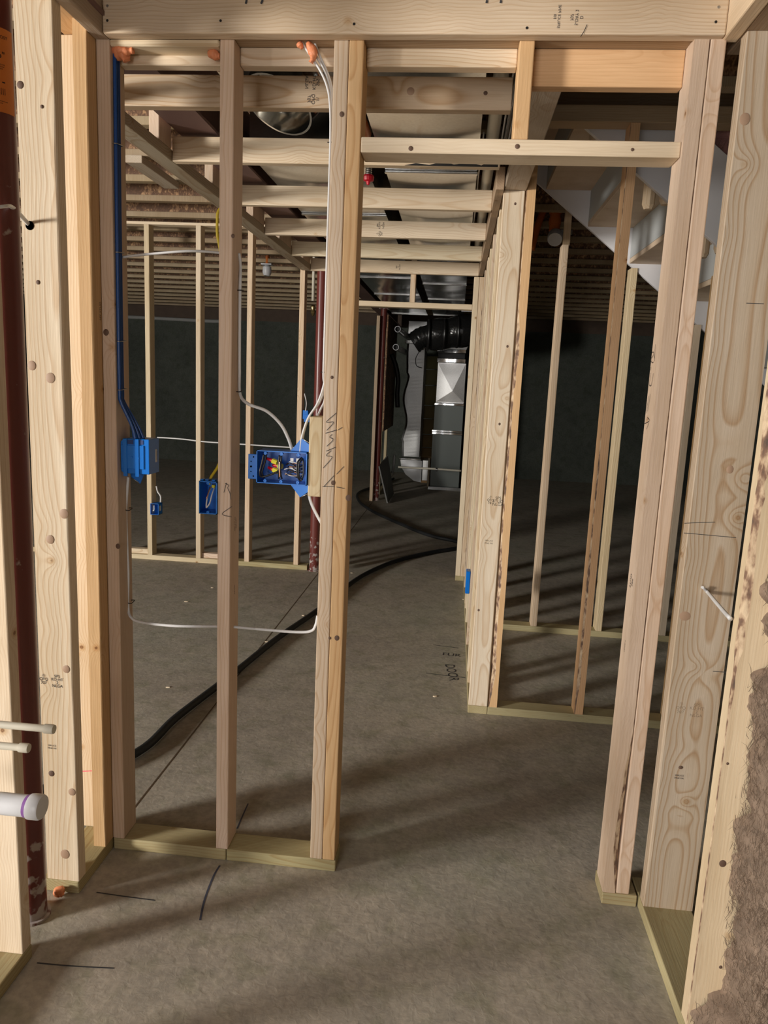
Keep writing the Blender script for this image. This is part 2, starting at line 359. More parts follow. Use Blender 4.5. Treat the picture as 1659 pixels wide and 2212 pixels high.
tag(strokes('chalk', [[(-7, 8.05, .0003), (3, 7.75, .0003)]], .005, (0, 0, 1), None, GREEN), 'faint cross joint line in the far concrete floor', 'joint line', kind='structure').name = 'trim_3'

# ------------------------------------------------------------------ ceiling I-joists
def prof_joist(xa, xb):
    L = xb-xa
    return boxmesh(L, .06, .038, .002), boxmesh(L, .012, .24, 0)
yj = [4.0+.488*k for k in range(-15, 18)]
cache = {}
for i, yy in enumerate(yj):
    if yy > Y1-.05 or yy < Y0+.1: continue
    short = 3.25 < yy < 4.62
    xa, xb = X0+.01, (.12 if short else X1-.01)
    if short not in cache: cache[short] = prof_joist(xa, xb)
    fl, wb = cache[short]
    e = thing('ceiling_joist', 'wooden I-joist with strandboard web spanning the basement ceiling, one of an evenly spaced parallel row', 'joist', ((xa+xb)/2, yy, 2.61), 'ceiling I-joists')
    link('flange', fl, T((xa+xb)/2, yy, 2.629), e, [WOOD], shade('joist'))  # joist tint darkened to carry the light falloff along the ceiling
    link('flange', fl, T((xa+xb)/2, yy, 2.925), e, [WOOD], shade('joist'))
    link('web', wb, T((xa+xb)/2, yy, 2.773), e, [OSB])

# ------------------------------------------------------------------ front partition with the doorway
FY0, FY1 = 2.027, 2.116
fp = thing('stud_partition', 'near two-by-four partition facing the camera with a doorway opening, blue boxes and cables', 'wall frame', (-.2, 2.07, 0))
lum('bottom_plate', -.997, -.632, FY0, FY1, 0, .038, fp, 'treat', label='green-tinged treated plate left of the butt joint')
bp1 = lum('bottom_plate', -.630, -.284, FY0, FY1, 0, .038, fp, 'treat', label='green-tinged treated plate ending at the doorway')
lum('bottom_plate', .521, .6225, FY0-.017, FY1, 0, .038, fp, 'treat', ax='x', label='short treated plate under the right jamb studs')
sD = lum('stud', -.999, -.962, FY0, FY1, .038, 2.357, fp, 'pink', label='leftmost stud carrying the blue cables')
s2 = lum('stud', -.664, -.626, FY0, FY1, .038, 2.357, fp, 'pink', label='middle stud marked R and an arrow')
s3 = lum('stud', -.3645, -.3265, FY0, FY1, .038, 2.357, fp, 'pink', label='stud with pencilled zigzag marks beside the doorway')
s4 = lum('stud', -.3255, -.2875, FY0, FY1, .038, 2.357, fp, 'orange', label='orange-toned stud forming the left side of the doorway')
s5 = lum('stud', .522, .5595, FY0-.015, FY1-.015, .038, 2.357, fp, 'pink', wane=(1, -1, .018, 0.0, .22), label='right jamb stud with a missing edge near its foot')
s6 = lum('stud', .561, .5985, FY0-.015, FY1-.015, .038, 2.357, fp, 'pink', label='outer stud of the right jamb pair')
hd = lum('header', -.2865, .5215, FY0, FY1, 2.087, 2.125, fp, 'pale', label='flat two-by-four door header')
lum('cripple_stud', .104, .142, FY0, FY1, 2.125, 2.357, fp, 'orange', label='short stud standing on the door header')
lum('top_plate', -.962, -.666, FY0, FY1, 2.338, 2.3565, fp, 'pale', ax='x', bev=.004)
lum('top_plate', -.999, .6, FY0, FY1, 2.3575, 2.395, fp, 'dark')
lum('backer_board', -.9615, -.6645, 2.078, FY1, 2.312, 2.3375, fp, 'pale', ax='x')
bk2 = lum('backer_board', -.6255, -.365, 2.078, FY1, 2.312, 2.357, fp, 'pink', ax='x')
lum('backer_board', -.287, .1035, 2.078, FY1, 2.312, 2.357, fp, 'pale', ax='x')
lum('backer_board', .1425, .5215, 2.078, FY1, 2.268, 2.357, fp, 'orange', ax='x', label='orange-toned board above the right of the doorway')
nb = lum('nailer_block', -.4025, -.365, FY0, FY1, 1.172, 1.397, fp, 'yell', label='short spacer block beside the three-gang box')
# pencil and ink marks
strokes('pencil_mark', [[(-0.327,2.026,1.411),(-0.355,2.026,1.384),(-0.334,2.026,1.385),(-0.353,2.026,1.361)], [(-0.356,2.026,1.353),(-0.324,2.026,1.364)], [(-0.337,2.026,1.351),(-0.344,2.026,1.343),(-0.334,2.026,1.336),(-0.351,2.026,1.317)], [(-0.353,2.026,1.303),(-0.326,2.026,1.316)], [(-0.338,2.026,1.306),(-0.352,2.026,1.291),(-0.335,2.026,1.287),(-0.360,2.026,1.255)], [(-0.356,2.026,1.203),(-0.328,2.026,1.236)], [(-0.360,2.026,1.203),(-0.327,2.026,1.205)]], .0016, (0, -1, 0), s3)
strokes('pencil_mark', [[(-0.321,2.026,1.364),(-0.309,2.026,1.372)], [(-0.321,2.026,1.240),(-0.301,2.026,1.263)], [(-0.320,2.026,1.204),(-0.297,2.026,1.201)]], .0016, (0, -1, 0), s4)
strokes('pencil_mark', [[(-0.638,2.026,1.197),(-0.645,2.026,1.169)], [(-0.641,2.026,1.196),(-0.631,2.026,1.190),(-0.634,2.026,1.183),(-0.627,2.026,1.167),(-0.624,2.026,1.150)], [(-0.621,2.026,1.130),(-0.650,2.026,1.106),(-0.621,2.026,1.099)]], .0016, (0, -1, 0), s2)
strokes('felt_mark', [[(0.521,2.072,1.608),(0.521,2.061,1.588)], [(0.521,2.095,1.611),(0.521,2.086,1.613),(0.521,2.078,1.606),(0.521,2.099,1.593),(0.521,2.083,1.584),(0.521,2.072,1.586)], [(0.521,2.070,1.632),(0.521,2.064,1.595)], [(0.521,2.091,1.573),(0.521,2.094,1.564)], [(0.521,2.086,1.557),(0.521,2.089,1.527),(0.521,2.068,1.525),(0.521,2.058,1.556)], [(0.521,2.085,1.495),(0.521,2.084,1.480),(0.521,2.090,1.448)], [(0.521,2.068,1.501),(0.521,2.072,1.475),(0.521,2.078,1.454)], [(0.521,2.071,1.438),(0.521,2.049,1.431),(0.521,2.066,1.425),(0.521,2.094,1.420)], [(0.521,2.051,1.425),(0.521,2.068,1.406)]], .0018, (-1, 0, 0), s5)
def stamp(o, rgt, upv, parent, s=.012, big='2', mid=True):
    """the two-block grade stamp of the boards"""
    o = Vector(o); rgt = Vector(rgt).normalized(); upv = Vector(upv).normalized()
    text('grade_stamp', ['SPS', 'KD-HT' if mid else '', big, 'NLGA'], s, o+rgt*s*1.9, rgt, upv, parent, INKL, .82)
    text('grade_stamp', ['/|\\', 'QFQ', '707'], s, o-rgt*s*1.5, rgt, upv, parent, INKL, .95)
text('grade_stamp', ['SPF STUD', 'KD-HT'], .010, (-.6255, 2.075, 1.07), (0, 0, 1), (0, -1, 0), s2, INKL)
text('grade_stamp', ['NLGA'], .011, (-.6255, 2.075, .87), (0, 0, 1), (0, -1, 0), s2, INKL)
text('grade_stamp', ['SPF', 'STUD'], .016, (.5212, 2.055, .98), (0, 0, 1), (0, -1, 0), s5, INKL)
text('grade_stamp', ['NLGA 2'], .010, (.5212, 2.06, .79), (0, 0, 1), (0, -1, 0), s5, INKL)

# ------------------------------------------------------------------ ledger ring under the ceiling of the near room
lr = thing('ceiling_ledger', 'two-by-six ledger boards round the top of the near room, crossing the top of the picture', 'ledger', (-.2, 1.98, 2.352))
fb = lum('ledger_board', -.9615, .5875, 1.989, 2.0265, 2.352, 2.492, lr, 'warm', bev=.004)
lum('ledger_board', -.9995, -.962, -1.2, 2.0265, 2.352, 2.492, lr, 'grey', bev=.004)
lum('ledger_board', .588, .6255, -1.2, 2.0265, 2.350, 2.492, lr, 'warm', bev=.004)
for q in [(-0.947,1.988,2.415),(-0.948,1.988,2.381),(-0.650,1.988,2.381),(-0.309,1.988,2.374),(0.564,1.988,2.412),(0.561,1.988,2.380),(0.117,1.988,2.366)]:
    lathe('nail_head', [(0, .0008), (.003, .0006), (.0034, 0)], dirW((q[0], 1.9885, q[2]), (0, -1, 0)), STEEL if q[2] > 2.4 else BLK, fb, 10)
text('grade_stamp', ['SPRUCE PINE', 'FIR'], .009, [(0.189,1.988,2.391)][0], (0, 0, 1), (1, 0, 0), fb, INKL)
text('grade_stamp', ['D', 'S-DRY 2', '707'], .010, [(0.242,1.988,2.389)][0], (0, 0, 1), (1, 0, 0), fb, INKL)
for q in [[(-0.583,1.988,2.428),(-0.585,1.988,2.419)], [(-0.542,1.988,2.428),(-0.546,1.988,2.419)], [(0.016,1.988,2.427),(0.015,1.988,2.420)], [(0.050,1.988,2.427),(0.049,1.988,2.420)]]: strokes('ink_tick', [q], .005, (0, -1, 0), fb, INKL)
strokes('crack', [[(0.247,1.988,2.346),(0.254,1.988,2.358),(0.260,1.988,2.373)]], .0016, (0, -1, 0), fb, CHAR)

# ------------------------------------------------------------------ left partition
lp = thing('stud_partition', 'left side two-by-four partition with a gap at the red post', 'wall frame', (-1.05, 1.2, 0))
lum('bottom_plate', -1.09, -1.001, -.55, 1.577, 0, .038, lp, 'treat')
lum('bottom_plate', -1.112, -1.001, 1.814, 2.112, 0, .038, lp, 'treat', ax='y')
sA = lum('stud', -1.09, -1.002, 1.538, 1.576, .038, 2.40, lp, 'pale', label='near stud at the left edge of the picture')
for k in range(1, 6): lum('stud', -1.09, -1.002, 1.538-.406*k, 1.576-.406*k, .038, 2.40, lp, 'pale')
sB = lum('stud', -1.097, -1.001, 1.817, 1.855, .038, 2.384, lp, 'pale', wane=(1, -1, .004, .2, .9), label='broad bright stud with a cable through its hole')
lum('stud', -1.0385, -1.0005, 1.980, 2.0685, .038, 2.384, lp, 'orange', wane=(1, -1, .003, 0, 1), label='orange-toned corner stud')
lum('stud', -1.138, -1.042, 2.0715, 2.1095, .038, 2.384, lp, 'warm', label='pale stud set back in the corner')
lum('top_plate', -1.112, -1.0005, 1.60, 2.112, 2.3845, 2.4225, lp, 'orange', ax='y')
lum('top_plate', -1.09, -1.0005, -.55, 1.598, 2.4005, 2.4385, lp, 'pale', ax='y')
stamp([(-1.068,1.816,0.660)][0], (1, 0, 0), (0, 0, 1), sB, .0115)
text('grade_stamp', ['SPRUCE', 'PINE FIR'], .007, [(-1.068,1.816,0.454)][0], (1, 0, 0), (0, 0, 1), sB, INKL)
lathe('drilled_hole', [(0, 0), (.011, 0)], dirW([(-1.076,1.816,1.843)][0], (0, -1, 0)), CHAR, sB, 16)
strokes('pink_line', [[(-1.118,2.071,0.231),(-1.083,2.071,0.236)]], .003, (0, -1, 0), lp, plain('pink_chalk', (.8, .08, .15), .7))
text('grade_stamp', ['SPF STUD', 'NLGA'], .012, (-1.0, 2.025, 1.66), (0, 0, 1), (0, -1, 0), lp, INKL)

# ------------------------------------------------------------------ right partition with wool insulation
rp = thing('stud_partition', 'right side two-by-six partition with brown insulation between its studs', 'wall frame', (.7, 1.2, 0))
lum('bottom_plate', .627, .767, -1.5, 2.10, 0, .038, rp, 'treat', label='wide treated plate')
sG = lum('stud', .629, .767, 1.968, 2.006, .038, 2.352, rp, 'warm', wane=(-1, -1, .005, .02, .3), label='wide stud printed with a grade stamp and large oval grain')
sH = lum('stud', .629, .767, 1.562, 1.600, .038, 2.352, rp, 'warm', wane=(-1, -1, .030, .33, .80), label='nearest wide stud with bark left on its edge')
for k in range(1, 7): lum('stud', .629, .767, 1.562-.406*k, 1.600-.406*k, .038, 2.352, rp, 'warm')
lum('top_plate', .627, .767, -1.5, 2.10, 2.3525, 2.3905, rp, 'dark')
stamp([(0.685,1.968,0.663)][0], (1, 0, 0), (0, 0, 1), sG, .0125)
text('grade_stamp', ['SPRUCE', 'PINE FIR'], .007, [(0.684,1.967,0.453)][0], (1, 0, 0), (0, 0, 1), sG, INKL)
for q in [[(0.704,1.968,1.734),(0.746,1.968,1.734)], [(0.618,1.968,1.170),(0.695,1.968,1.178)], [(0.619,1.968,1.144),(0.753,1.968,1.140)], [(0.738,1.968,0.768),(0.781,1.968,0.768)]]: strokes('ink_tick', [q], .0016, (0, -1, 0), sG, INKL)
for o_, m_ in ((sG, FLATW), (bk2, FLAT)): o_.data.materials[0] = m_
sG.color = (*COLS['shaded_grey'], 1)  # greyer tint, mostly the shade on this stud put into its colour
# knots of the broad boards, real inlaid ovals
KNOT = plain('knot_wood', (.40, .26, .17), .6, 0, .45, 160)
DKNOT = plain('dark_knot', (.13, .075, .05), .7, 0, .4, 200)
def knot(pt, rx, rz, parent, nrm=(0, -1, 0)):
    o = lathe('knot', [(0, .0010), (.75, .0009), (1, 0)], dirW(pt, nrm), KNOT if rx > .0085 else DKNOT, parent, 18)
    o.matrix_basis = o.matrix_basis @ Matrix.Diagonal((rx, rz, 1, 1)); return o
for (q, a_, b_) in zip([(0.716,1.968,1.318),(0.648,1.968,0.917),(0.647,1.967,2.159),(0.685,1.967,0.480)], (.009, .015, .012, .006), (.011, .013, .014, .005)): knot(q, a_, b_, sG)
for (q, a_) in zip([(-1.085,1.816,1.502),(-1.036,1.816,1.473),(-1.011,1.816,1.121),(-1.087,1.816,2.164),(-1.052,1.816,1.049),(-1.019,1.816,0.687),(-1.073,1.816,0.371),(-1.014,1.816,0.320),(-1.041,1.816,0.122),(-1.060,1.816,1.708),(-1.034,1.816,2.116)], (.011, .012, .012, .008, .011, .010, .008, .010, .013, .005, .004)): knot(q, a_, a_*1.1, sB)
for (q, a_) in zip([(0.661,1.562,0.467),(0.688,1.562,0.204),(0.642,1.562,0.709)], (.008, .004, .003)): knot(q, a_, a_*1.1, sH)
for (q, a_) in zip([(-0.559,2.026,2.220),(-0.507,2.026,2.176)], (.004, .004)): pass
for (q, a_, s_) in zip([(0.554,2.026,1.560),(0.537,2.026,1.500),(0.545,2.026,1.241),(0.573,2.026,1.688),(0.584,2.026,1.776),(0.593,2.026,2.315),(0.532,2.026,2.124),(0.560,2.026,0.822),(0.531,2.026,0.764),(0.584,2.026,0.495),(0.559,2.026,1.101),(-0.339,2.026,2.178),(-0.330,2.026,1.215),(-0.285,2.026,1.175),(-0.304,2.026,0.759),(-0.325,2.026,0.757),(-0.343,2.026,1.507),(-0.987,2.026,1.603),(-0.964,2.026,0.990),(-0.625,2.026,1.870)], (.008, .004, .006, .006, .010, .008, .007, .005, .006, .006, .003, .006, .006, .008, .007, .004, .004, .008, .007, .005), range(30)):
    knot(q, a_, a_*1.15, fp)
for (q, a_) in zip([(-0.156,2.026,2.098),(0.116,2.026,2.107),(0.403,2.026,2.104)], (.006, .006, .004)): knot(q, a_, a_, hd)
# insulation batts
def batt(name, poly_edge, x1, y0, y1, zlo, zhi, label, material, nb=3000):
    bm = bmesh.new(); NZ, NX = 150, 14; rows = []
    def edge(z):
        for (xa, za), (xb, zb) in zip(poly_edge[:-1], poly_edge[1:]):
            if (za-z)*(zb-z) <= 0 and za != zb: return xa+(xb-xa)*(z-za)/(zb-za)
        return poly_edge[-1][0] if z < poly_edge[-1][1] else poly_edge[0][0]
    import mathutils
    for i in range(NZ+1):
        z = zlo+(zhi-zlo)*i/NZ; xe = edge(z); row = []
        for k in range(NX+1):
            t = k/NX
            ang = min(1, t*2.2)*pi/2
            x = xe+(x1-xe)*t; yy = y1-(y1-y0)*sin(ang)**.7
            nz = mathutils.noise.noise(Vector((x*30, yy*30, z*22)))*.018+mathutils.noise.noise(Vector((x*90, yy*90, z*60)))*.009+mathutils.noise.noise(Vector((x*12, yy*12, z*9)))*.014
            row.append(bm.verts.new((x-x1+nz*(0 if k == NX else 1), yy-y1-nz*1.2, z)))
        rows.append(row)
    for i in range(NZ):
        for k in range(NX): bm.faces.new((rows[i][k], rows[i][k+1], rows[i+1][k+1], rows[i+1][k])).smooth = True
    bk = [bm.verts.new((0, 0, zlo)), bm.verts.new((0, 0, zhi))]
    bmesh.ops.recalc_face_normals(bm, faces=bm.faces)
    me = mesh_of(bm); e = tag(link(name, me, T(x1, y1, 0), None, [material]), label, 'insulation')
    bm = bmesh.new()
    for q in range(nb):
        z = random.uniform(zlo, zhi); t = random.random()**1.4; xe = edge(z); ang = min(1, t*2.2)*pi/2
        x = xe+(x1-xe)*t-random.uniform(-.004, .010); yy = y1-(y1-y0)*sin(ang)**.7-random.uniform(0, .022)
        d = Vector((random.uniform(-.6, .6), random.uniform(-.5, .2), random.choice((-1, 1))*random.uniform(.3, 1))).normalized()*random.uniform(.010, .032)
        a = Vector((x-x1, yy-y1, z)); s = Vector((random.uniform(.0003, .0009), .0003, 0)); m_ = a+d*.5+Vector((random.uniform(-.005, .005),)*3)
        v = [bm.verts.new(a-s), bm.verts.new(a+s), bm.verts.new(m_+s), bm.verts.new(m_-s), bm.verts.new(a+d)]
        bm.faces.new(v[:4]); bm.faces.new((v[3], v[2], v[4]))
    tag(link('loose_fibre', mesh_of(bm), T(x1, y1, 0), e, [FIB]), kind='stuff')
    return e
batt('insulation_batt', [(.74, 1.22), (.672, 1.14), (.662, 1.10), (.70, 1.07), (.674, 1.03), (.71, .99), (.70, .945), (.668, .925), (.664, .90), (.672, .86), (.679, .80), (.681, .70), (.683, .64), (.676, .54), (.682, .44), (.690, .33), (.701, .22), (.705, .15), (.66, .115), (.64, .075), (.645, .042)], .766, 1.36, 1.5605, .040, 1.26, 'shaggy brown glass wool batt bulging beside the nearest right stud', BROWN, 16000)

# ------------------------------------------------------------------ hall dropped ceiling: blocks and ledgers
hc = thing('ceiling_frame', 'row of two-by-four cross blocks framing the lowered hall ceiling', 'ceiling frame', (-.5, 3.9, 2.29))
YB = [2.31, 2.875, 3.55, 4.24, 4.92]
bl = []
for i, yy in enumerate(YB):
    bl.append(lum('cross_block', -1.125, .1075 if i else .1075, yy, yy+.038, 2.289, 2.378, hc, 'pale' if i else 'warm'))
lum('cross_block', -1.125, .1075, 5.552, 5.59, 2.287, 2.376, hc, 'pale')
lum('ledger', -1.197, -1.126, 2.118, 5.588, 2.290, 2.330, hc, 'grey', label='grey-brown ledger under the left ends of the blocks')
lum('ledger', .108, .1425, 3.185, 5.588, 2.290, 2.378, hc, 'dark', label='dark ledger along the right ends of the blocks')
for ya, yb in ((2.757, 2.872), (3.356, 3.545), (4.01, 4.235), (4.60, 4.915), (5.3, 5.55)):
    lum('hanger', -1.166, -1.127, ya, yb, 2.331, 2.60, hc, 'pink', ax='z')
bl[0].data.materials[0] = FLAT
stamp([(-0.465,2.309,2.333)][0], (0, 0, 1), (1, 0, 0), bl[0], .0135)
stamp([(-0.415,3.549,2.352)][0], (0, 0, 1), (-1, 0, 0), bl[2], .001)
stamp([(-0.485,4.239,2.327)][0], (0, 0, 1), (-1, 0, 0), bl[3], .013)
text('grade_stamp', ['SPS', '2', 'NLGA'], .014, [(-0.485,5.551,2.330)][0], (0, 0, 1), (-1, 0, 0), hc, INKL, .8)
prism('black_stain', [(-.24, 2.29), (-.2, 2.298), (-.15, 2.293), (-.1, 2.305), (-.06, 2.296), (0, 2.303), (.04, 2.294), (.07, 2.31), (.1, 2.30), (.1, 2.2895), (-.24, 2.2895)], 'y', 2.8735, 2.8748, CHAR, bl[1])
for (q, a_) in zip([(-0.186,2.309,2.337),(0.031,2.309,2.334)], (.011, .006)): knot(q, a_, a_, bl[0])

# ------------------------------------------------------------------ hall right wall and the partitions beyond
hw = thing('stud_partition', 'pale two-by-four partition along the right side of the hall, seen end on', 'wall frame', (.19, 4.4, 0))
lum('bottom_plate', .142, .2315, 3.237, 5.585, 0, .038, hw, 'treat')
sP = lum('stud', .1435, .2305, 3.238, 3.276, .038, 2.3015, hw, 'pale', label='broad pale end stud facing the camera with a stamp')
for k in range(1, 6): lum('stud', .1425, .2305, 3.238+.406*k, 3.276+.406*k, .038, 2.285, hw, random.choice(('pale', 'warm', 'pink')))
lum('stud', .1425, .2305, 3.50, 3.538, .038, 2.285, hw, 'warm'); lum('stud', .1425, .2305, 4.75, 4.788, .038, 2.285, hw, 'pale')
lum('top_plate', .146, .236, 2.118, 3.277, 2.302, 2.340, hw, 'grey', label='flat plate bridging from the doorway to the hall wall')
lum('top_plate', .146, .2315, 3.28, 5.585, 2.302, 2.340, hw, 'pale')
text('grade_stamp', ['SPS', 'STUD', 'NLGA'], .018, [(0.212,3.238,1.013)][0], (1, 0, 0), (0, 0, 1), sP, INKL, .8)
text('grade_stamp', ['/|\\', 'QFQ', '781'], .015, [(0.179,3.238,1.017)][0], (1, 0, 0), (0, 0, 1), sP, INKL, .9)
text('grade_stamp', ['SPRUCE', 'PINE FIR'], .010, [(0.184,3.238,0.821)][0], (1, 0, 0), (0, 0, 1), sP, INKL)
for q in [(0.194,3.238,2.249),(0.204,3.238,1.674),(0.194,3.238,1.344),(0.160,3.238,0.500)]: knot(q, .005, .006, sP)
bx = thing('electrical_box', 'blue box low on the hall wall, a thin strip beside the end stud', 'electrical box', (.13, 4.1, .4))
box('box_body', .118, .1415, 4.05, 4.12, .34, .47, BLUE, bx, .003)

r1 = thing('stud_partition', 'open two-by-four partition beside the hall with orange studs in front of the stairs', 'wall frame', (.9, 3.28, 0))
lum('bottom_plate', .233, 1.75, 3.2365, 3.3255, 0, .038, r1, 'treat', label='pale green treated plate')
lum('stud', .2365, .2745, 3.2365, 3.3255, .038, 2.56, r1, 'orange', wane=(-1, -1, .017, 0, .72), label='orange stud with ragged bark along its left edge')
lum('stud', .628, .666, 3.2365, 3.3255, .038, 2.566, r1, 'orange', wane=(-1, -1, .010, 0, .5), label='orange stud rising in front of the stairs')
lum('stud', 1.035, 1.073, 3.2365, 3.3255, .038, 2.0, r1, 'orange'); 
lum('top_plate', .278, 1.75, 3.2365, 3.3255, 2.567, 2.632, r1, 'dark', ax='x', label='doubled plate above the stairs, tinted dark for its shade')  # face lies in shade, painted in here by the dark tint
lum('top_plate', .278, 1.75, 3.36, 3.40, 2.66, 2.85, r1, 'dark', ax='x')
r2 = thing('stud_partition', 'short studs under the stairs standing on a yellow-green plate', 'wall frame', (1.0, 4.52, 0))
lum('bottom_plate', .2325, 2.3, 4.4755, 4.5645, 0, .038, r2, 'treat', label='yellow-green treated plate')
for i, (x0_, zt) in enumerate(((.550, 2.322), (.948, 2.205), (1.334, 1.905))):
    lum('stud', x0_, x0_+.038, 4.4755, 4.5645, .038, zt, r2, ('warm', 'yell', 'pale')[i])
lum('stud', .560, .598, 4.5155, 4.5545, 2.323, 2.54, r2, 'dark', label='darker top piece of the first stud')

# ------------------------------------------------------------------ far partitions
fl = thing('stud_partition', 'far left two-by-four partition with four open studs beyond the near frame', 'wall frame', (-2, 5.63, 0))
lum('bottom_plate', -3.4, -1.788, 5.5905, 5.6795, 0, .038, fl, 'yell'); lum('bottom_plate', -1.786, -1.098, 5.5905, 5.6795, 0, .038, fl, 'treat')
lum('top_plate', -3.4, -1.2, 5.5905, 5.6795, 2.588, 2.609, fl, 'pale')
for i, x0_ in enumerate((-2.816, -2.410, -2.008, -1.610)): lum('stud', x0_, x0_+.038, 5.5905, 5.6795, .038, 2.588, fl, ('yell', 'yell', 'pale', 'warm')[i], wane=(1, -1, .006, .1, .9))
lum('stud', -1.21, -1.172, 5.5905, 5.6795, .038, 2.588, fl, 'warm')
lum('blocking', -2.77, -2.412, 5.62, 5.6795, .0385, .0765, fl, 'pale'); lum('blocking', -1.968, -1.74, 5.62, 5.6795, .0385, .0765, fl, 'pink')
hd2 = thing('stud_partition', 'far doorway frame at the end of the hall with a short stud over its header', 'wall frame', (-.3, 5.63, 0))
lum('header', -.86, .0775, 5.5915, 5.6795, 2.052, 2.090, hd2, 'pale'); lum('cripple_stud', -.385, -.347, 5.5915, 5.6795, 2.0905, 2.40, hd2, 'warm')
lum('jamb_stud', .078, .116, 5.5915, 5.6795, .038, 2.285, hd2, 'pale', label='right jamb stud of the far doorway')
lum('jamb_stud', .1175, .1555, 5.5915, 5.6795, .038, 2.285, hd2, 'warm', wane=(1, -1, .008, 0, 1))
lum('bottom_plate', .078, .16, 5.5915, 5.6795, 0, .038, hd2, 'treat', ax='y')
lum('jamb_stud', -.90, -.862, 5.5915, 5.6795, .038, 2.285, hd2, 'pale')
lum('top_plate', -.92, .16, 5.5915, 5.6795, 2.40, 2.438, hd2, 'dark')

# ------------------------------------------------------------------ steel posts and beam
def post(x, yy, top, label, rad=.038):
    e = thing('steel_post', label, 'post', (x, yy, 0))
    lathe('column', [(rad, .008), (rad, top-.008)], T(x, yy, 0), RED, e, 32)
    lathe('base_plate', [(rad*1.25, 0), (rad*1.25, .0075)], T(x, yy, 0), RED, e, 24, False)
    box('cap_plate', x-.055, x+.055, yy-.07, yy+.07, top-.0075, top, RED, e, .001)
    return e
BZ = 2.392
pA = post(-1.0835, 1.715, BZ, 'near dark red steel post with an orange sticker at the left edge', .0385)
post(-1.045, 5.605, BZ, 'far dark red steel post behind the pair of studs beside the doorway')
post(-.950, 9.3, BZ, 'most distant dark red steel post beside the brown board')
# sticker: a curved orange sheet with print
def sticker():
    bm = bmesh.new(); rows = []
    for i in range(13):
        a = R(-150+i*13); rows.append([bm.verts.new((.0392*cos(a), .0392*sin(a), z)) for z in (2.06, 2.235)])
    for i in range(12): bm.faces.new((rows[i][0], rows[i+1][0], rows[i+1][1], rows[i][1])).smooth = True
    s_ = link('sticker', mesh_of(bm), T(-1.0835, 1.715, 0), pA, [STICK])
    def curved(lines, size, ang, z, w=None):
        cu = bpy.data.curves.new('t', 'FONT'); cu.body = '\n'.join(lines); cu.size = size; cu.align_x = 'CENTER'
        ob = bpy.data.objects.new('t', cu); me = bpy.data.meshes.new_from_object(ob); bpy.data.objects.remove(ob); me.materials.clear()
        for v in me.vertices:
            a = R(ang)+v.co.x/.0392; zz = z+v.co.y; v.co = Vector((.0397*cos(a), .0397*sin(a), zz))
        link('lettering', me, T(-1.0835, 1.715, 0), s_, [INK])
    curved(['.216"'], .020, -58, 2.172); curved(['3"  -'], .026, -62, 2.117); curved(['|||||||||'], .015, -55, 2.100)
    curved(['EXTENSION POST'], .009, -70, 2.213); curved(['maximum load in pounds', 'adjust by turning screw', 'do not cut or weld'], .0045, -62, 2.158)
    curved(['approved for permanent use', 'read instructions'], .0045, -62, 2.082)
sticker()
bmz = thing('steel_beam', 'mauve primed steel beam running up the hall above the posts', 'beam', (-1.03, 5, BZ))
box('bottom_flange', -1.105, -.955, -2.5, 12.3, BZ+.0005, BZ+.011, BEAM, bmz, 0); box('web', -1.034, -1.026, -2.5, 12.3, BZ+.011, 2.595, BEAM, bmz, 0); box('top_flange', -1.105, -.955, -3.5, 12.3, 2.595, 2.606, BEAM, bmz, 0)

# ------------------------------------------------------------------ overhead ducts and pipes
def duct(name, x0_, x1_, y0_, y1_, z0_, z1_, label, joints):
    e = thing(name, label, 'duct', ((x0_+x1_)/2, (y0_+y1_)/2, z0_))
    ys = [y0_]+joints+[y1_]
    for a_, b_ in zip(ys[:-1], ys[1:]):
        bm = bmesh.new(); bmesh.ops.create_grid(bm, x_segments=10, y_segments=10, size=.5)
        W_, L_ = x1_-x0_, b_-a_
        for v in bm.verts:
            sag = .010*(1-(2*v.co.x)**2)*(1-(2*v.co.y)**4); v.co = Vector((v.co.x*W_, v.co.y*L_, -sag))
        for f in bm.faces: f.smooth = True
        bottom = bm.faces[:]
        g = bmesh.ops.create_cube(bm, size=1)['verts']
        for v in g: v.co = Vector((v.co.x*W_, v.co.y*L_, (v.co.z+.5)*(z1_-z0_)+.0006))
        link('duct_section', mesh_of(bm), T((x0_+x1_)/2, (a_+b_)/2, z0_), e, [GALV])
        box('seam_rib', x0_-.004, x1_+.004, b_-.012, b_+.012, z0_-.0105, z0_-.0005, GALV, e, .002)
    return e
duct('sheet_metal_duct', -.362, .030, 2.2, 9.9, 2.398, 2.585, 'wide galvanised duct above the right half of the hall ceiling blocks', [3.35, 4.5, 5.7, 6.9, 8.1])
duct('sheet_metal_duct', -.905, -.44, 3.15, 9.9, 2.398, 2.585, 'wide galvanised duct above the left half of the hall ceiling blocks', [4.2, 5.4, 6.6, 7.8])
rd = thing('round_duct', 'shiny round metal duct stub between the hall ceiling blocks', 'duct', (-.66, 2.72, 2.45))
Wd = dirW((-.66, 2.72, 2.475), (-.30, -.42, -.86))
lathe('duct_pipe', [(.135, -.10), (.135, -.06), (.139, -.055), (.135, -.05), (.125, .05), (.128, .055), (.121, .055), (.119, -.05), (.1, -.06), (.0, -.065)], Wd, FOIL, rd, 40)
lathe('collar', [(.175, -.115), (.175, -.105), (.142, -.085), (.136, -.08)], Wd, FOIL, rd, 40)
tag(box('dark_panel', -.9, -.44, 2.45, 3.145, 2.575, 2.583, plain('black_sheet', (.03, .03, .03), .3, .5), None, 0), 'dark flat panel behind the round metal stub', 'panel').name = 'dark_sheet'  # near-black flat sheet closing the space behind the round stub
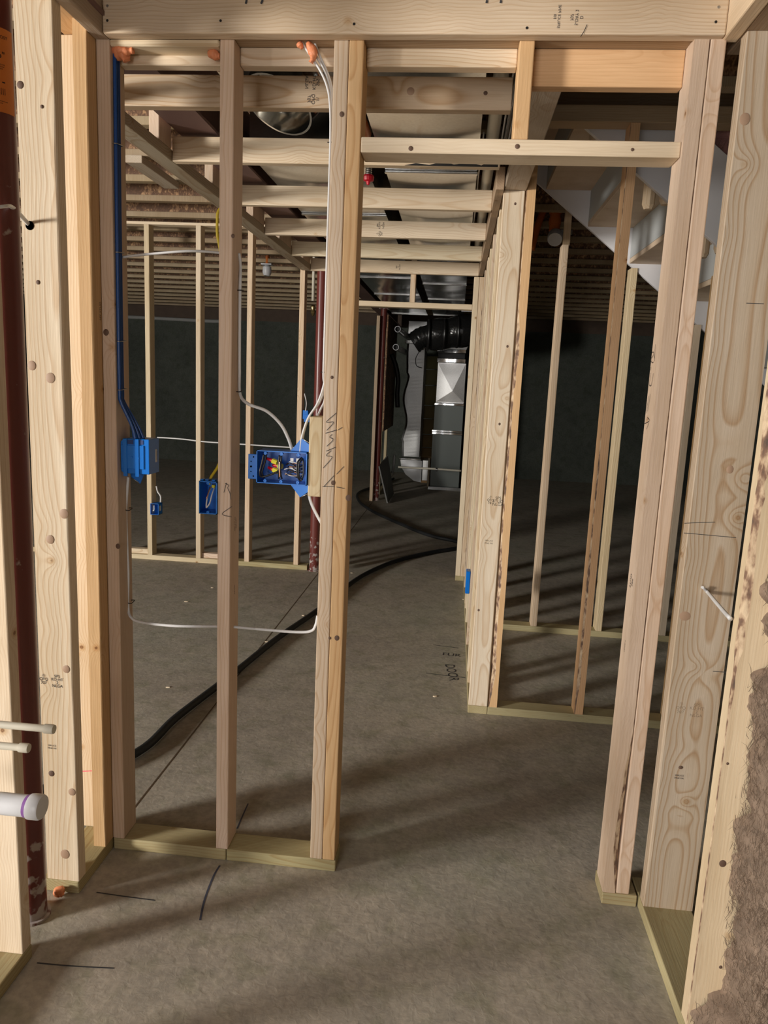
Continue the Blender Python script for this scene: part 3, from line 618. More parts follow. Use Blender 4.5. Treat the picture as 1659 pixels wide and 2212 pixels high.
tag(tube('vent_pipe', [(.075, 2.2, 2.425), (.078, 3.6, 2.425), (.085, 5.5, 2.425)], .024, CPVC, None, 16), 'cream plastic pipe running along beside the right duct', 'pipe')
cb = thing('cable_bundle', 'bundle of thin grey cables beside the cream pipe overhead', 'cable', (.12, 3, 2.42))
for k in range(9):
    x_ = .112+.0065*k*.6+random.uniform(-.002, .002)
    tube('cable', [(x_+random.uniform(-.003, .003), 2.15+j*.5, 2.41+random.uniform(-.01, .01)+.006*(k % 3)) for j in range(3)], .0028, [WHITEC, plain('grey_cable%d' % k, (.25, .22, .2), .4)][k % 2], cb, 6)
tag(tube('thin_cable', [(.042, 2.95, 2.43), (.040, 3.2, 2.405), (.038, 3.5, 2.42), (.040, 3.9, 2.405), (.038, 4.4, 2.41)], .0035, WHITEC, None, 6), 'single white cable sagging beside the right duct', 'cable')
tag(tube('sprinkler_pipe', [(-.405, 2.3, 2.44), (-.405, 2.75, 2.44), (-.405, 3.02, 2.44)], .018, ORNG, None, 14), 'orange plastic pipe above the hall between the ducts', 'pipe')
sh = thing('sprinkler', 'red capped sprinkler head hanging beside the orange-toned door stud', 'sprinkler', (-.375, 3.2, 2.35))
HP = [(-0.422,3.250,2.340)][0]
lathe('threaded_nipple', [(.013, 0), (.0145, .004), (.013, .008), (.0145, .012), (.013, .016), (.0145, .020), (.013, .024), (.0145, .028), (.013, .034), (.013, .09)], T(HP[0], HP[1], HP[2]+.012), STEEL, sh, 16)
lathe('red_cap', [(0, -.028), (.006, -.026), (.010, -.014), (.022, -.010), (.024, .004), (.020, .012), (0, .013)], T(HP[0], HP[1], HP[2]), REDP, sh, 14, False)

# ------------------------------------------------------------------ stairs
st = thing('staircase', 'white-sided wooden staircase seen from underneath at the upper right', 'stairs', (.9, 3.9, 0))
def zl(x): return 2.950-.775*x
xa, xb = -.15, 1.95
for yy, nm in ((3.365, 'near'), (4.485, 'far')):
    prism('stringer', [(xa, zl(xa)), (xb, zl(xb)), (xb, zl(xb)+.355), (xa, zl(xa)+.355)], 'y', yy, yy+.025, PAINT, st, bev=.001)
TW = wood_mat('tread_pine', .5, 1.0)
for k in range(-2, 5):
    xr = .686+.25*k; zt = 2.617-.194*k
    o = link('tread', boxmesh(.278, 1.092, .027, .002), T(xr-.25+.139, 3.9375, zt+.0135) @ Matrix.Rotation(0, 4, 'Z'), st, [TW], shade('pink'))
    box('riser', xr, xr+.014, 3.3915, 4.4835, zt-.194+.0275, zt-.0005, RISER, st, .001)
    for dx, dl in ((-.16, .135), (-.09, .115)):
        lathe('glue_block', [(.018, 0), (.027, .018), (.027, dl)], T(xr+dx, 3.45, zt-dl-.0005), WOOD, st, 8, False).color = (*COLS['warm'], 1)
tag(prism('stair_wall_panel', [(.12, 2.944), (.12, zl(.12)+.03), (2.2, zl(2.2)+.03), (2.2, 2.944)], 'y', 4.52, 4.535, PAINT), 'pale lavender drywall above the far side of the stairs', 'panel').name = 'drywall_panel'
pk = batt('pink_insulation', [(1.02, 2.70), (1.02, 2.40)], 1.35, 3.42, 3.50, 2.44, 2.66, 'pink fibreglass batt above the stairs at the upper right', PINK, 200)

# ------------------------------------------------------------------ pipes at the left edge
PY = 1.33
def pipe_stub(label, x_end, yy, z, rad, cap_r, capl, material, ring=False, slope=0.0):
    e = thing('pipe_stub', label, 'pipe', (x_end-.2, yy, z))
    d = Vector((1, 0, slope)).normalized(); a = Vector((x_end, yy, z))-d*.5
    lathe('pipe', [(rad, 0), (rad, .5-.01)], dirW(a, d), material, e, 28)
    lathe('end_cap', [(cap_r*.98, -capl), (cap_r, -capl+.003), (cap_r, -.004), (cap_r*.92, 0), (0, .001)], dirW(Vector((x_end, yy, z)), d), material, e, 32)
    if ring: lathe('primer_ring', [(rad+.0006, -capl-.008), (rad+.0009, -capl-.004), (rad+.0006, -capl+.001)], dirW(Vector((x_end, yy, z)), d), PURPLE, e, 28)
    return e
q1, q2, q3 = [(-0.808,1.330,0.594),(-0.776,1.330,0.772),(-0.832,1.330,0.725)]
pipe_stub('large white capped plastic pipe with a purple ring at the left edge', q1[0], PY, q1[2], .0225, .0262, .026, PVC, True)
pipe_stub('upper of the two thin cream capped pipes at the left edge', q2[0], PY, q2[2], .0075, .0098, .020, CPVC)
pipe_stub('lower and shorter of the two thin cream capped pipes at the left edge', q3[0], PY, q3[2], .0075, .0098, .020, CPVC)

# ------------------------------------------------------------------ cables
def cable(name, pts, label, rad=.0046, material=None, cat='cable', group=None, flat=.7):
    return tag(tube(name, pts, rad, material or WHITEC, None, 10, 8, flat), label, cat, group)
A_ = Vector([(-1.005,1.585,1.836)][0]); B_ = Vector([(-1.076,1.816,1.845)][0])
cable('white_cable', [A_+Vector((-.10, -.03, -.02)), A_, A_*.45+B_*.55+Vector((.0, -.02, .018)), B_+Vector((-.002, -.018, .008)), B_+Vector((0, .02, -.012))], 'short white cable entering a hole in the broad bright stud at the left', .0052)
for k, dx in enumerate((0, 1, 2)):
    yo = 2.035+.010*k
    pts = [(-.957, yo+.012, 2.345), (-.956, yo+.008, 2.2), (-.956, yo+.004, 1.9), (-.956, yo+.002, 1.6), (-.956, yo+.002, 1.44), (-.953, yo+.004, 1.41), (-.925+.004*k, yo+.01, 1.345), (-.915+.008*k, yo+.012, 1.305)]
    cable('blue_cable', pts, ('nearest', 'middle', 'rearmost')[k]+' of three blue cables stapled down the leftmost stud', .0050, BLUEC, group='blue cables on the leftmost stud')
cable('white_cable', [(-0.956,2.085,1.189),(-0.960,2.085,1.147),(-0.965,2.085,1.077),(-0.963,2.085,0.977),(-0.961,2.085,0.890),(-0.963,2.085,0.788)]+[(-0.946,2.070,0.757),(-0.908,2.070,0.745),(-0.806,2.070,0.742),(-0.676,2.070,0.751),(-0.626,2.070,0.753),(-0.547,2.070,0.752),(-0.434,2.070,0.752),(-0.389,2.070,0.759),(-0.376,2.070,0.779),(-0.371,2.070,0.808)], 'long white cable dropping from the left blue box and running low through the studs', .0042)
cable('white_cable', [(-0.959,2.070,1.812),(-0.908,2.070,1.820),(-0.854,2.070,1.826),(-0.774,2.070,1.834),(-0.721,2.070,1.835),(-0.668,2.070,1.832)], 'white cable bowed between the two left studs at head height', .0050)
cable('white_cable', [(-.624, 2.08, 1.835), (-.6225, 2.09, 1.80)]+[(-0.620,2.080,1.744),(-0.620,2.080,1.618),(-0.620,2.083,1.515),(-0.620,2.090,1.450)]+[(-0.588,2.060,1.423),(-0.534,2.060,1.405),(-0.493,2.060,1.371),(-0.470,2.060,1.333),(-0.457,2.060,1.298)], 'white cable looping from the middle stud into the open three-gang box', .0046)
cable('yellow_cable', [(-.655, 2.105, 2.02), (-.664, 2.105, 1.975)]+[(-0.689,2.100,1.950),(-0.693,2.100,1.919),(-0.692,2.100,1.882),(-0.683,2.100,1.839)]+[(-.66, 2.1, 1.70), (-.668, 2.1, 1.45), (-.672, 2.085, 1.27), (-.695, 2.06, 1.205), (-.699, 2.055, 1.185)], 'yellow cable behind the middle stud into the single blue box', .0042, YELC)
base = [[(-0.456,2.050,2.361),(-0.437,2.050,2.335),(-0.405,2.050,2.293),(-0.385,2.050,2.255),(-0.375,2.050,2.210)], [(-0.450,2.055,2.366),(-0.426,2.055,2.339),(-0.398,2.055,2.301),(-0.380,2.055,2.262),(-0.372,2.055,2.217)], [(-0.425,2.060,2.368),(-0.409,2.060,2.333),(-0.390,2.060,2.297),(-0.377,2.060,2.266),(-0.370,2.060,2.225)]]
for k, top in enumerate(base):
    mid = [(-.370-.0035*k*0, 2.045+.011*k, z) for z in (2.12, 1.9, 1.7, 1.52)]
    end = [[(-0.369,2.050,1.487),(-0.385,2.050,1.435),(-0.412,2.050,1.389),(-0.428,2.050,1.336),(-0.432,2.050,1.296)], [(-0.372,2.070,1.474),(-0.384,2.070,1.435),(-0.412,2.070,1.395),(-0.428,2.070,1.341),(-0.429,2.070,1.295)], [(-0.372,2.090,1.448),(-0.384,2.090,1.415),(-0.399,2.090,1.375),(-0.406,2.090,1.334),(-0.408,2.090,1.294)]][k]
    cable('white_cable', top+mid+end, ('left', 'middle', 'right')[k]+' of three white cables fanning from the foam down to the three-gang box', .0046, group='white cables beside the doorway studs')
cable('white_cable', [(-.405, 2.10, 1.19)]+[(-0.410,2.090,1.172),(-0.404,2.090,1.145),(-0.386,2.090,1.109),(-0.363,2.090,1.072)], 'short white cable leaving the underside of the three-gang box', .0050)
cable('white_cable', [(-2.324,5.600,0.992),(-2.241,5.600,0.993),(-2.098,5.600,0.989),(-1.948,5.600,0.979),(-1.725,5.600,0.976),(-1.503,5.600,0.973),(-1.283,5.600,0.971),(-1.151,5.600,0.970)], 'thin white cable strung through the far left studs at waist height', .008)
cable('white_cable', [(0.677,1.950,1.005),(0.694,1.950,0.990)]+[(0.645,1.750,1.019)]+[(0.618,1.606,1.032),(0.627,1.606,1.024)], 'white cable bridging the two wide right studs', .0050)
cable('black_hose', [(-1.9, 1.9, .02), (-1.35, 2.3, .02), (-1.166, 2.585, .02), (-1.131, 2.897, .02), (-1.063, 3.259, .02), (-1.02, 3.5, .02), (-.94, 3.975, .02), (-.815, 4.53, .02), (-.7, 5.2, .02), (-.592, 5.61, .02), (-.405, 6.05, .02), (-.14, 6.42, .02), (.084, 6.66, .02), (.18, 6.85, .02), (.05, 7.0, .02), (-.2, 7.2, .02), (-.55, 7.75, .02), (-.92, 8.43, .02), (-1.15, 9.1, .02), (-1.22, 9.8, .02), (-1.0, 10.7, .02), (-.9, 11.4, .02)], 'thick black hose snaking along the concrete floor', .0175, HOSE, 'hose', flat=1.0)
# staples
stp = [(-.957, 2.05, 2.10), (-.957, 2.05, 1.82), (-.957, 2.05, 1.58), (-.957, 2.05, 1.445)]
for k, s_ in enumerate(stp):
    tag(tube('cable_staple', [(s_[0]-.003, s_[1]-.018, s_[2]), (s_[0]+.008, s_[1]-.018, s_[2]), (s_[0]+.008, s_[1]+.020, s_[2]+.004), (s_[0]-.003, s_[1]+.020, s_[2]+.004)], .0013, STEEL, None, 6, 2), ('topmost', 'second from top', 'third from top', 'lowest')[k]+' of four wire staples over the blue cables', 'staple', 'staples on the blue cables')
for (x_, y_, z_, nm) in ((-.3735, 2.055, 2.115, 'staple high on the white cables beside the doorway stud'), (-.3735, 2.055, 1.52, 'staple above the bend of the white cables beside the doorway stud'), (-.622, 2.085, 1.735, 'upper staple on the middle stud cable'), (-.622, 2.085, 1.455, 'lower staple on the middle stud cable'), (-.957, 2.085, 1.09, 'staple below the left blue box'), (-.957, 2.09, .80, 'staple where the low white cable turns')):
    tag(tube('cable_staple', [(x_-.004, y_-.010, z_), (x_+.007, y_-.012, z_), (x_+.007, y_+.012, z_+.003), (x_-.004, y_+.012, z_+.003)], .0014, BLK, None, 6, 2), nm, 'staple')

# ------------------------------------------------------------------ electrical boxes
def ears(parent, x, yb, z, s, up_):
    d = 1 if up_ else -1
    o = prism('nail_flange', [(x-.055*s, z), (x, z), (x, z+d*.020*s), (x-.024*s, z+d*.038*s)], 'y', yb-.004, yb, BLUE, parent, bev=.0006)
    tube('nail', [(x-.020*s, yb-.006, z+d*.036*s), (x+.004*s, yb-.006, z+d*.022*s)], .0013, STEEL, parent, 6, 2)
    return o
b3 = thing('electrical_box', 'large open three-gang blue box full of wires beside the doorway studs', 'electrical box', (-.48, 2.06, 1.25))
x0_, x1_, z0_, z1_, yf, yb = -.5505, -.4055, 1.203, 1.296, 2.022, 2.094
bm = openbox(x0_, x1_, z0_, z1_, yf, yb); link('box_body', mesh_of(bm), T(0, 0, 0), b3, [BLUE])
fm = bmesh.new()
box('mounting_flange', -.5775, -.5505, yf+.012, yf+.015, 1.212, 1.283, BLUE, b3, .001)
for z_, r_ in ((1.275, .0022), (1.262, .0018), (1.2475, .003), (1.233, .0018), (1.220, .0022)): lathe('hole', [(0, 0), (r_, 0)], dirW((-.569 if r_ != .0022 else -.562, yf+.0117, z_), (0, -1, 0)), CHAR, b3, 12)
for x_ in (-.525, -.479, -.431):
    for z_ in (1.2885, 1.2105): lathe('screw_boss', [(.0045, .001), (.0045, 0), (.0022, 0), (.0022, .02)], dirW((x_, yf-.0002, z_), (0, 1, 0)), BLUE, b3, 14)
ears(b3, -.4035, 2.05, 1.2965, 1.0, True); ears(b3, -.4035, 2.05, 1.2025, 1.0, False)
for k in range(7):
    lathe('back_knockout', [(0, 0), (.0075, 0), (.0075, .001)], dirW((-.535+.019*k, yb-.0036, 1.222), (0, -1, 0)), BLUE, b3, 12)
def nut(a, b_, parent):
    a, b_ = Vector(a), Vector(b_); L = (b_-a).length
    lathe('wire_nut', [(0, 0), (.0035, .001), (.0045, .006), (.0058, L*.55)], dirW(a, b_-a), REDP, parent, 10)
    lathe('wire_nut_skirt', [(.0060, L*.52), (.0078, L*.56), (.0075, L)], dirW(a, b_-a), YELP, parent, 8, False)
nut((-.527, 2.045, 1.272), (-.494, 2.038, 1.262), b3); nut((-.511, 2.05, 1.2525), (-.480, 2.042, 1.252), b3); nut((-.524, 2.05, 1.246), (-.492, 2.038, 1.2365), b3)
def wire(pts, mt=BLK, r_=.0018, par=b3): return tube('wire', pts, r_, mt, par, 6, 6)
wire([(-.531, 2.03, 1.285), (-.536, 2.028, 1.26), (-.541, 2.026, 1.235), (-.537, 2.03, 1.22), (-.51, 2.032, 1.228), (-.49, 2.032, 1.238)], BLK, .003)
wire([(-.525, 2.035, 1.286), (-.530, 2.035, 1.26), (-.537, 2.033, 1.232), (-.531, 2.036, 1.216)], BLK, .003)
wire([(-.486, 2.03, 1.284), (-.487, 2.026, 1.26), (-.486, 2.024, 1.24), (-.487, 2.03, 1.218)], BLK, .0026)
wire([(-.481, 2.032, 1.284), (-.4815, 2.027, 1.26), (-.481, 2.024, 1.236), (-.478, 2.03, 1.218)], BLK, .0026)
wire([(-.4835, 2.024, 1.268), (-.484, 2.022, 1.25), (-.482, 2.021, 1.235), (-.4815, 2.021, 1.223)], COPPER, .0014)
wire([(-.425, 2.04, 1.28), (-.434, 2.03, 1.265), (-.432, 2.026, 1.23), (-.423, 2.03, 1.215), (-.416, 2.028, 1.235), (-.418, 2.03, 1.272), (-.425, 2.04, 1.28)], BLK, .0024)
wire([(-.421, 2.03, 1.277), (-.428, 2.024, 1.262), (-.427, 2.024, 1.228), (-.418, 2.03, 1.218)], BLK, .0022)
for k in range(16):
    z_ = 1.225+.0026*k; wire([(-.476+random.uniform(0, .02), 2.045, z_), (-.455, 2.036+random.uniform(-.006, .006), z_+random.uniform(-.007, .007)), (-.435, 2.036, z_+random.uniform(-.007, .007)), (-.42, 2.045, z_)], [BLK, BLK, COPPER, WHITEC][k % 4], .0014)
for x_ in (-.457, -.440, -.4115):
    box('wire_tag', x_, x_+.009, 2.040, 2.0415, 1.264, 1.277, WHITE, b3, 0); wire([(x_+.005, 2.045, 1.265), (x_+.008, 2.04, 1.258), (x_+.014, 2.045, 1.252)], WHITEC, .0013)

b2 = thing('electrical_box', 'single open blue box with bare wires on the middle stud', 'electrical box', (-.69, 2.06, 1.15))
link('box_body', mesh_of(openbox(-.7175, -.6645, 1.104, 1.199, 2.022, 2.092)), T(0, 0, 0), b2, [BLUE])
for z_ in (1.1935, 1.1095): lathe('screw_boss', [(.0042, .001), (.0042, 0), (.002, 0), (.002, .02)], dirW((-.691, 2.0218, z_), (0, 1, 0)), BLUE, b2, 14)
for x_ in (-.712, -.697, -.678): box('lug', x_-.005, x_+.005, 2.03, 2.05, 1.1995, 1.2035, BLUE, b2, .0008)
tube('wire', [(-.689, 2.06, 1.185), (-.693, 2.035, 1.165), (-.697, 2.028, 1.135), (-.698, 2.03, 1.12)], .0022, WHITEC, b2, 6); tube('wire', [(-.681, 2.06, 1.185), (-.683, 2.035, 1.16), (-.688, 2.03, 1.135), (-.696, 2.028, 1.122)], .0022, WHITEC, b2, 6)
tube('wire', [(-.6905, 2.04, 1.182), (-.6935, 2.028, 1.16), (-.696, 2.024, 1.148)], .0014, COPPER, b2, 6); lathe('cable_clamp', [(0, 0), (.006, 0), (.004, .008)], dirW((-.682, 2.045, 1.186), (0, 0, -1)), YELP, b2, 10)

b1 = thing('electrical_box', 'closed bright blue box seen from behind with a white sticker, on the leftmost stud', 'electrical box', (-.91, 2.07, 1.25))
prism('box_body', [(-.9600, 1.212), (-.952, 1.205), (-.874, 1.205), (-.874, 1.307), (-.950, 1.307), (-.9600, 1.297)], 'y', 2.046, 2.118, BLUE, b1, bev=.0015)
box('back_panel', -.958, -.889, 2.043, 2.0458, 1.2195, 1.2885, BLUE, b1, .001)
for x_ in (-.945, -.909): box('rib', x_-.006, x_+.006, 2.041, 2.0458, 1.197, 1.307, BLUE, b1, .001)
for x_, z_ in ((-.925, 1.253), (-.905, 1.252)): lathe('rivet', [(.0035, 0), (.0035, .001), (.002, .0018), (0, .0012)], dirW((x_, 2.043, z_), (0, -1, 0)), BLUE, b1, 14)
for x_ in (-.93, -.9): box('slot', x_-.009, x_+.009, 2.0445, 2.0458, 1.2915, 1.304, plain('dark_blue%d' % int(-x_*100), (0, .03, .16), .5), b1, 0)
box('sticker', -.8738, -.8730, 2.088, 2.100, 1.237, 1.275, WHITE, b1, 0); text('lettering', ['2-34-SW'], .007, (-.8728, 2.0965, 1.256), (0, 0, -1), (0, 1, 0), b1, INK)
prism('nail_flange', [(-.950, 1.306), (-.952, 1.322), (-.930, 1.334), (-.912, 1.306)], 'y', 2.105, 2.109, BLUE, b1, bev=.0006)
prism('nail_flange', [(-.952, 1.206), (-.946, 1.188), (-.920, 1.170), (-.905, 1.206)], 'y', 2.085, 2.089, BLUE, b1, bev=.0006)
tube('nail', [(-.949, 2.084, 1.190), (-.923, 2.084, 1.174)], .0012, STEEL, b1, 6, 2)

b4 = thing('electrical_box', 'small open blue box on the far left stud', 'electrical box', (-2.37, 5.62, .45))
q = [(-2.376,5.585,0.466),(-2.308,5.585,0.376)]
link('box_body', mesh_of(openbox(q[0][0], q[1][0], q[1][2], q[0][2], 5.57, 5.65)), T(0, 0, 0), b4, [BLUE]); box('sticker', q[1][0], q[1][0]+.001, 5.59, 5.62, q[1][2]+.03, q[0][2]-.02, WHITE, b4, 0)
tube('wire', [(q[0][0]+.02, 5.6, q[0][2]-.02), (q[0][0]+.03, 5.575, q[0][2]-.05), (q[0][0]+.02, 5.58, q[1][2]+.03)], .005, WHITEC, b4, 6)
cable('white_cable', [(-2.344,5.620,0.601),(-2.333,5.620,0.557),(-2.310,5.620,0.521),(-2.310,5.620,0.472)], 'short white pair of wires entering the small far blue box', .009)
b5 = thing('electrical_box', 'distant blue box on the far stud behind the white cables', 'electrical box', (-1.15, 5.6, 1.6))
q = [(-1.163,5.585,1.262),(-1.122,5.585,1.194)]
box('box_body', q[0][0], q[1][0], 5.59, 5.66, q[1][2], q[0][2], BLUE, b5, .003); box('bracket', q[0][0]+.01, q[1][0]+.012, 5.583, 5.589, q[1][2]-.02, q[0][2]-.03, BLUE, b5, .001)
cable('white_cable', [(-1.149,5.570,1.389),(-1.133,5.570,1.320),(-1.138,5.570,1.257)], 'thin white wire dropping to the distant blue box', .006)

# ------------------------------------------------------------------ foam, sprinklers, drops
def blob(name, pts, rad, label, cat='foam', seed=1):
    import mathutils
    me = tubemesh([Vector(q_)-Vector(pts[0]) for q_ in pts], rad, 14, 8, .9, lambda t: .55+.6*sin(pi*min(1, t*1.0+.12))+.05*sin(t*23+seed))
    for v in me.vertices: v.co += v.normal*mathutils.noise.noise(v.co*70+Vector((seed, 0, 0)))*rad*.35
    return tag(link(name, me, Matrix.Translation(pts[0]), None, [FOAM]), label, cat)
blob('foam_seal', [(-.962, 2.06, 2.345), (-.950, 2.055, 2.335), (-.934, 2.05, 2.325), (-.926, 2.05, 2.31)], .018, 'orange foam lump with a drip at the top of the leftmost stud', seed=2)
blob('foam_seal', [(-.955, 2.05, 2.338), (-.93, 2.045, 2.332), (-.905, 2.045, 2.334)], .014, 'orange foam smear under the short upper plate at the left', seed=5)
blob('foam_seal', [(-.70, 2.06, 2.333), (-.685, 2.055, 2.329), (-.672, 2.055, 2.326)], .013, 'small orange foam wedge left of the middle stud top', seed=3)
blob('foam_seal', [(-.432, 2.045, 2.352), (-.424, 2.04, 2.335), (-.421, 2.04, 2.318), (-.427, 2.042, 2.306)], .011, 'orange foam finger hanging by the white cables', seed=4)
blob('foam_seal', [(-.462, 2.045, 2.353), (-.456, 2.045, 2.347), (-.452, 2.045, 2.341)], .008, 'tiny orange foam dab left of the white cables', seed=8)
blob('foam_scrap', [(-1.058, 1.80, .012), (-1.045, 1.79, .020), (-1.034, 1.785, .012)], .014, 'small orange foam scrap on the floor beside the red post', seed=6)
def pendant(x, yy, z, label, s=1.0):
    e = thing('sprinkler', label, 'sprinkler', (x, yy, z))
    box('escutcheon', x-.035*s, x+.035*s, yy-.03*s, yy+.03*s, z, z+.008*s, PVC, e, .001)
    tube('drop_nipple', [(x, yy, z+.008), (x, yy, 2.6095 if yy < 7 else 2.8)], .012*s, ORNG, e, 10, 1)
    lathe('frame', [(.012*s, 0), (.028*s, -.012*s), (.030*s, -.045*s), (.022*s, -.065*s), (.016*s, -.065*s), (.024*s, -.045*s), (.022*s, -.012*s), (.008*s, 0)], T(x, yy, z), PVC, e, 14)
    return e
q = [(-1.934,7.400,2.585)][0]; pendant(q[0], q[1], 2.585, 'small white sprinkler hanging from the left joists', 1.5)
q = [(1.191,8.500,2.833)][0]; pendant(q[0], 8.5, q[2], 'small white sprinkler hanging from the joists behind the stairs', 1.2)
tag(tube('sprinkler_drop', [[(1.191,8.500,2.949)][0], [(1.195,8.500,2.843)][0]], .035, ORNG, None, 12, 1), 'short orange pipe drop above the distant sprinkler', 'pipe')
oc = thing('drain_pipe', 'orange vertical plastic pipe with a branch below the stairs', 'pipe', (.75, 5.3, 2.6))
P5 = [(0.584,5.300,2.777),(0.589,5.300,2.688),(0.591,5.300,2.620),(0.591,5.300,2.555)]
tube('pipe', P5, .036, ORNG, oc, 16); tube('branch_pipe', [(0.550,5.400,2.779),(0.513,5.400,2.694),(0.479,5.400,2.572),(0.457,5.400,2.449)], .024, ORNG, oc, 12)
for q in P5[1:3]: lathe('coupling', [(.041, -.02), (.041, .02)], T(*q), ORNG, oc, 16)
lathe('clean_out_cap', [(.05, -.05), (.05, 0), (.046, .012), (0, .014)], dirW([(0.589,5.200,2.488)][0], (-.1, -.7, -.5)), PVC, oc, 24)
box('hanger_strap', P5[3][0]-.03, P5[3][0]+.12, 5.28, 5.3, P5[3][2]-.02, P5[3][2]+.01, STEEL, oc, .001)
q = [(-1.171,5.900,2.317),(-1.169,5.900,2.106),(-1.167,5.900,2.043)]
vd = thing('pipe_drop', 'thin cream pipe hanging with a brass end beside the far red post', 'pipe', q[1])
tube('pipe', [(q[1][0], q[1][1], 2.609), q[1]], .012, CPVC, vd, 10, 1); lathe('brass_head', [(.012, .03), (.020, .02), (.014, 0), (.022, -.02), (.008, -.05), (0, -.055)], T(*q[2]), plain('brass', (.5, .4, .2), .3, 1), vd, 10)
q = [(-1.760,3.960,2.570),(-1.720,4.257,2.570)]
tag(lum('nailer', -1.795, -1.705, 3.94, 4.46, 2.571, 2.609, None, 'grey', ax='y'), 'grey board fixed flat under the ceiling joists at the left', 'board')

# ------------------------------------------------------------------ mechanical area at the end of the hall
mp = thing('stud_partition', 'partition of short studs behind the most distant red post', 'wall frame', (-1.0, 10, 0))
lum('stud', -1.025, -.985, 9.2, 9.29, 0, 2.30, mp, 'warm', label='pale stud beside the most distant red post')
for yy in (9.75, 10.5): lum('stud', -.99, -.952, yy, yy+.09, 0, 2.2, mp, 'yell')
lum('bottom_plate', -.99, -.95, 9.85, 10.49, 0, .038, mp, 'treat')
tag(box('strandboard_sheet', -.948, -.93, 9.7, 11.2, .86, 2.36, OSB, None, 0), 'brown strandboard sheet mounted behind the most distant red post', 'board')
va = thing('sheet_metal_duct', 'tall silver return duct with wavy edge standing at the end of the hall', 'duct', (-.6, 10.9, 0))
bm = bmesh.new(); rows = []
for i in range(33):
    t = i/32; z = .44+t*1.62; xl = -.745-.03*sin(t*15)*(1 if .15 < t < .75 else .2)
    rows.append([bm.verts.new((xl, 10.80, z)), bm.verts.new((xl+.03, 10.775+.006*sin(t*15), z)), bm.verts.new((-.49, 10.78, z)), bm.verts.new((-.47, 11.1, z)), bm.verts.new((xl, 11.1, z))])
for i in range(32):
    for k in range(5): bm.faces.new((rows[i][k], rows[i][(k+1) % 5], rows[i+1][(k+1) % 5], rows[i+1][k]))
bm.faces.new(rows[0][::-1]); bm.faces.new(rows[-1]); bmesh.ops.recalc_face_normals(bm, faces=bm.faces)
link('duct_section', mesh_of(bm), T(0, 0, 0), va, [galv('duct_a', .45, .42, .2)])
box('flange_strip', -.78, -.46, 10.76, 11.1, .395, .415, FOIL, va, .002); box('flange_strip', -.78, -.46, 10.76, 11.1, 2.065, 2.11, FOIL, va, .002)
prism('elbow', [(-.77, .39), (-.44, .39), (-.44, .06), (-.55, .08), (-.68, .17), (-.75, .28)], 'y', 10.78, 11.1, GALV, va, bev=.004)
box('duct_section', -.74, -.48, 10.80, 11.1, 2.20, 2.38, GALV, va, .002)
fu = thing('furnace', 'grey furnace cabinet with silver plenum and foil tape bands at the end of the hall', 'furnace', (-.1, 10.9, 0))
FB = galv('plenum', .85, .30, .15)
prism('base_pan', [(-.33, .0), (.17, .0), (.17, .045), (-.33, .045)], 'y', 10.55, 11.2, GALV, fu, bev=.002)
box('cabinet_panel', -.305, .115, 10.62, 11.2, .045, .80, DARKDUCT, fu, .004); box('cabinet_panel', -.298, .115, 10.62, 11.2, .83, 1.215, DARKDUCT, fu, .004)
box('foil_band', -.315, .118, 10.60, 11.2, .80, .83, FOIL, fu, .003); box('foil_band', -.318, .116, 10.605, 11.2, .835, .86, FOIL, fu, .003)
box('foil_band', -.305, .118, 10.60, 11.2, 1.215, 1.245, FOIL, fu, .004)
bm = bmesh.new()
vv = [bm.verts.new(q_) for q_ in ((-.285, 10.64, 1.262), (.115, 10.64, 1.262), (.105, 10.64, 1.80), (-.285, 10.64, 1.80), (-.06, 10.625, 1.42))]
for a_, b_ in ((0, 1), (1, 2), (2, 3), (3, 0)): bm.faces.new((vv[a_], vv[b_], vv[4]))
g = bmesh.ops.create_cube(bm, size=1)['verts']
for v in g: v.co = Vector((-.087+v.co.x*.395, 10.92+v.co.y*.55, 1.53+v.co.z*.56))
bmesh.ops.recalc_face_normals(bm, faces=bm.faces); link('plenum', mesh_of(bm), T(0, 0, 0), fu, [FB])
box('foil_band', -.30, .10, 10.60, 11.2, 1.815, 1.87, FOIL, fu, .004); box('flex_collar', -.29, .09, 10.64, 11.2, 1.872, 1.948, BLACK, fu, .002); box('foil_band', -.30, .10, 10.60, 11.2, 1.95, 2.0, FOIL, fu, .004)
prism('transition', [(-.30, 2.001), (.10, 2.001), (.15, 2.12), (-.2, 2.12)], 'y', 10.62, 11.2, FB, fu)
box('filter_slot', -.43, -.335, 10.75, 11.1, .10, .40, galv('side_duct', .6, .4), fu, .004)
lum('side_stud', -.345, -.318, 10.50, 10.54, .046, .46, fu, 'grey')
fd = thing('flexible_duct', 'shiny black ribbed flexible duct crossing above the furnace', 'duct', (-.1, 9.9, 2.1))
tube('duct_body', [(-0.604,9.900,2.021),(-0.474,9.900,2.109),(-0.294,9.900,2.140)], .14, FLEX, fd, 20, 8, 1, lambda t: 1+.05*sin(t*40)); tube('duct_body', [(-0.411,9.800,2.129),(-0.232,9.800,2.147),(-0.054,9.800,2.177),(0.123,9.800,2.219),(0.269,9.800,2.248)], .19, FLEX, fd, 22, 14, 1, lambda t: 1+.10*abs(sin(t*8)))
for q in [(-0.409,9.750,2.125),(-0.212,9.750,2.144),(-0.036,9.750,2.174)]: lathe('clamp_ring', [(.20, -.012), (.205, 0), (.20, .012)], dirW(q, (1, .1, 0)), BLK, fd, 28)
bs = thing('insulation_roll', 'stack of dark brown kraft faced pieces between the silver duct and the furnace', 'insulation', (-.4, 11.3, 0))
zz = .0
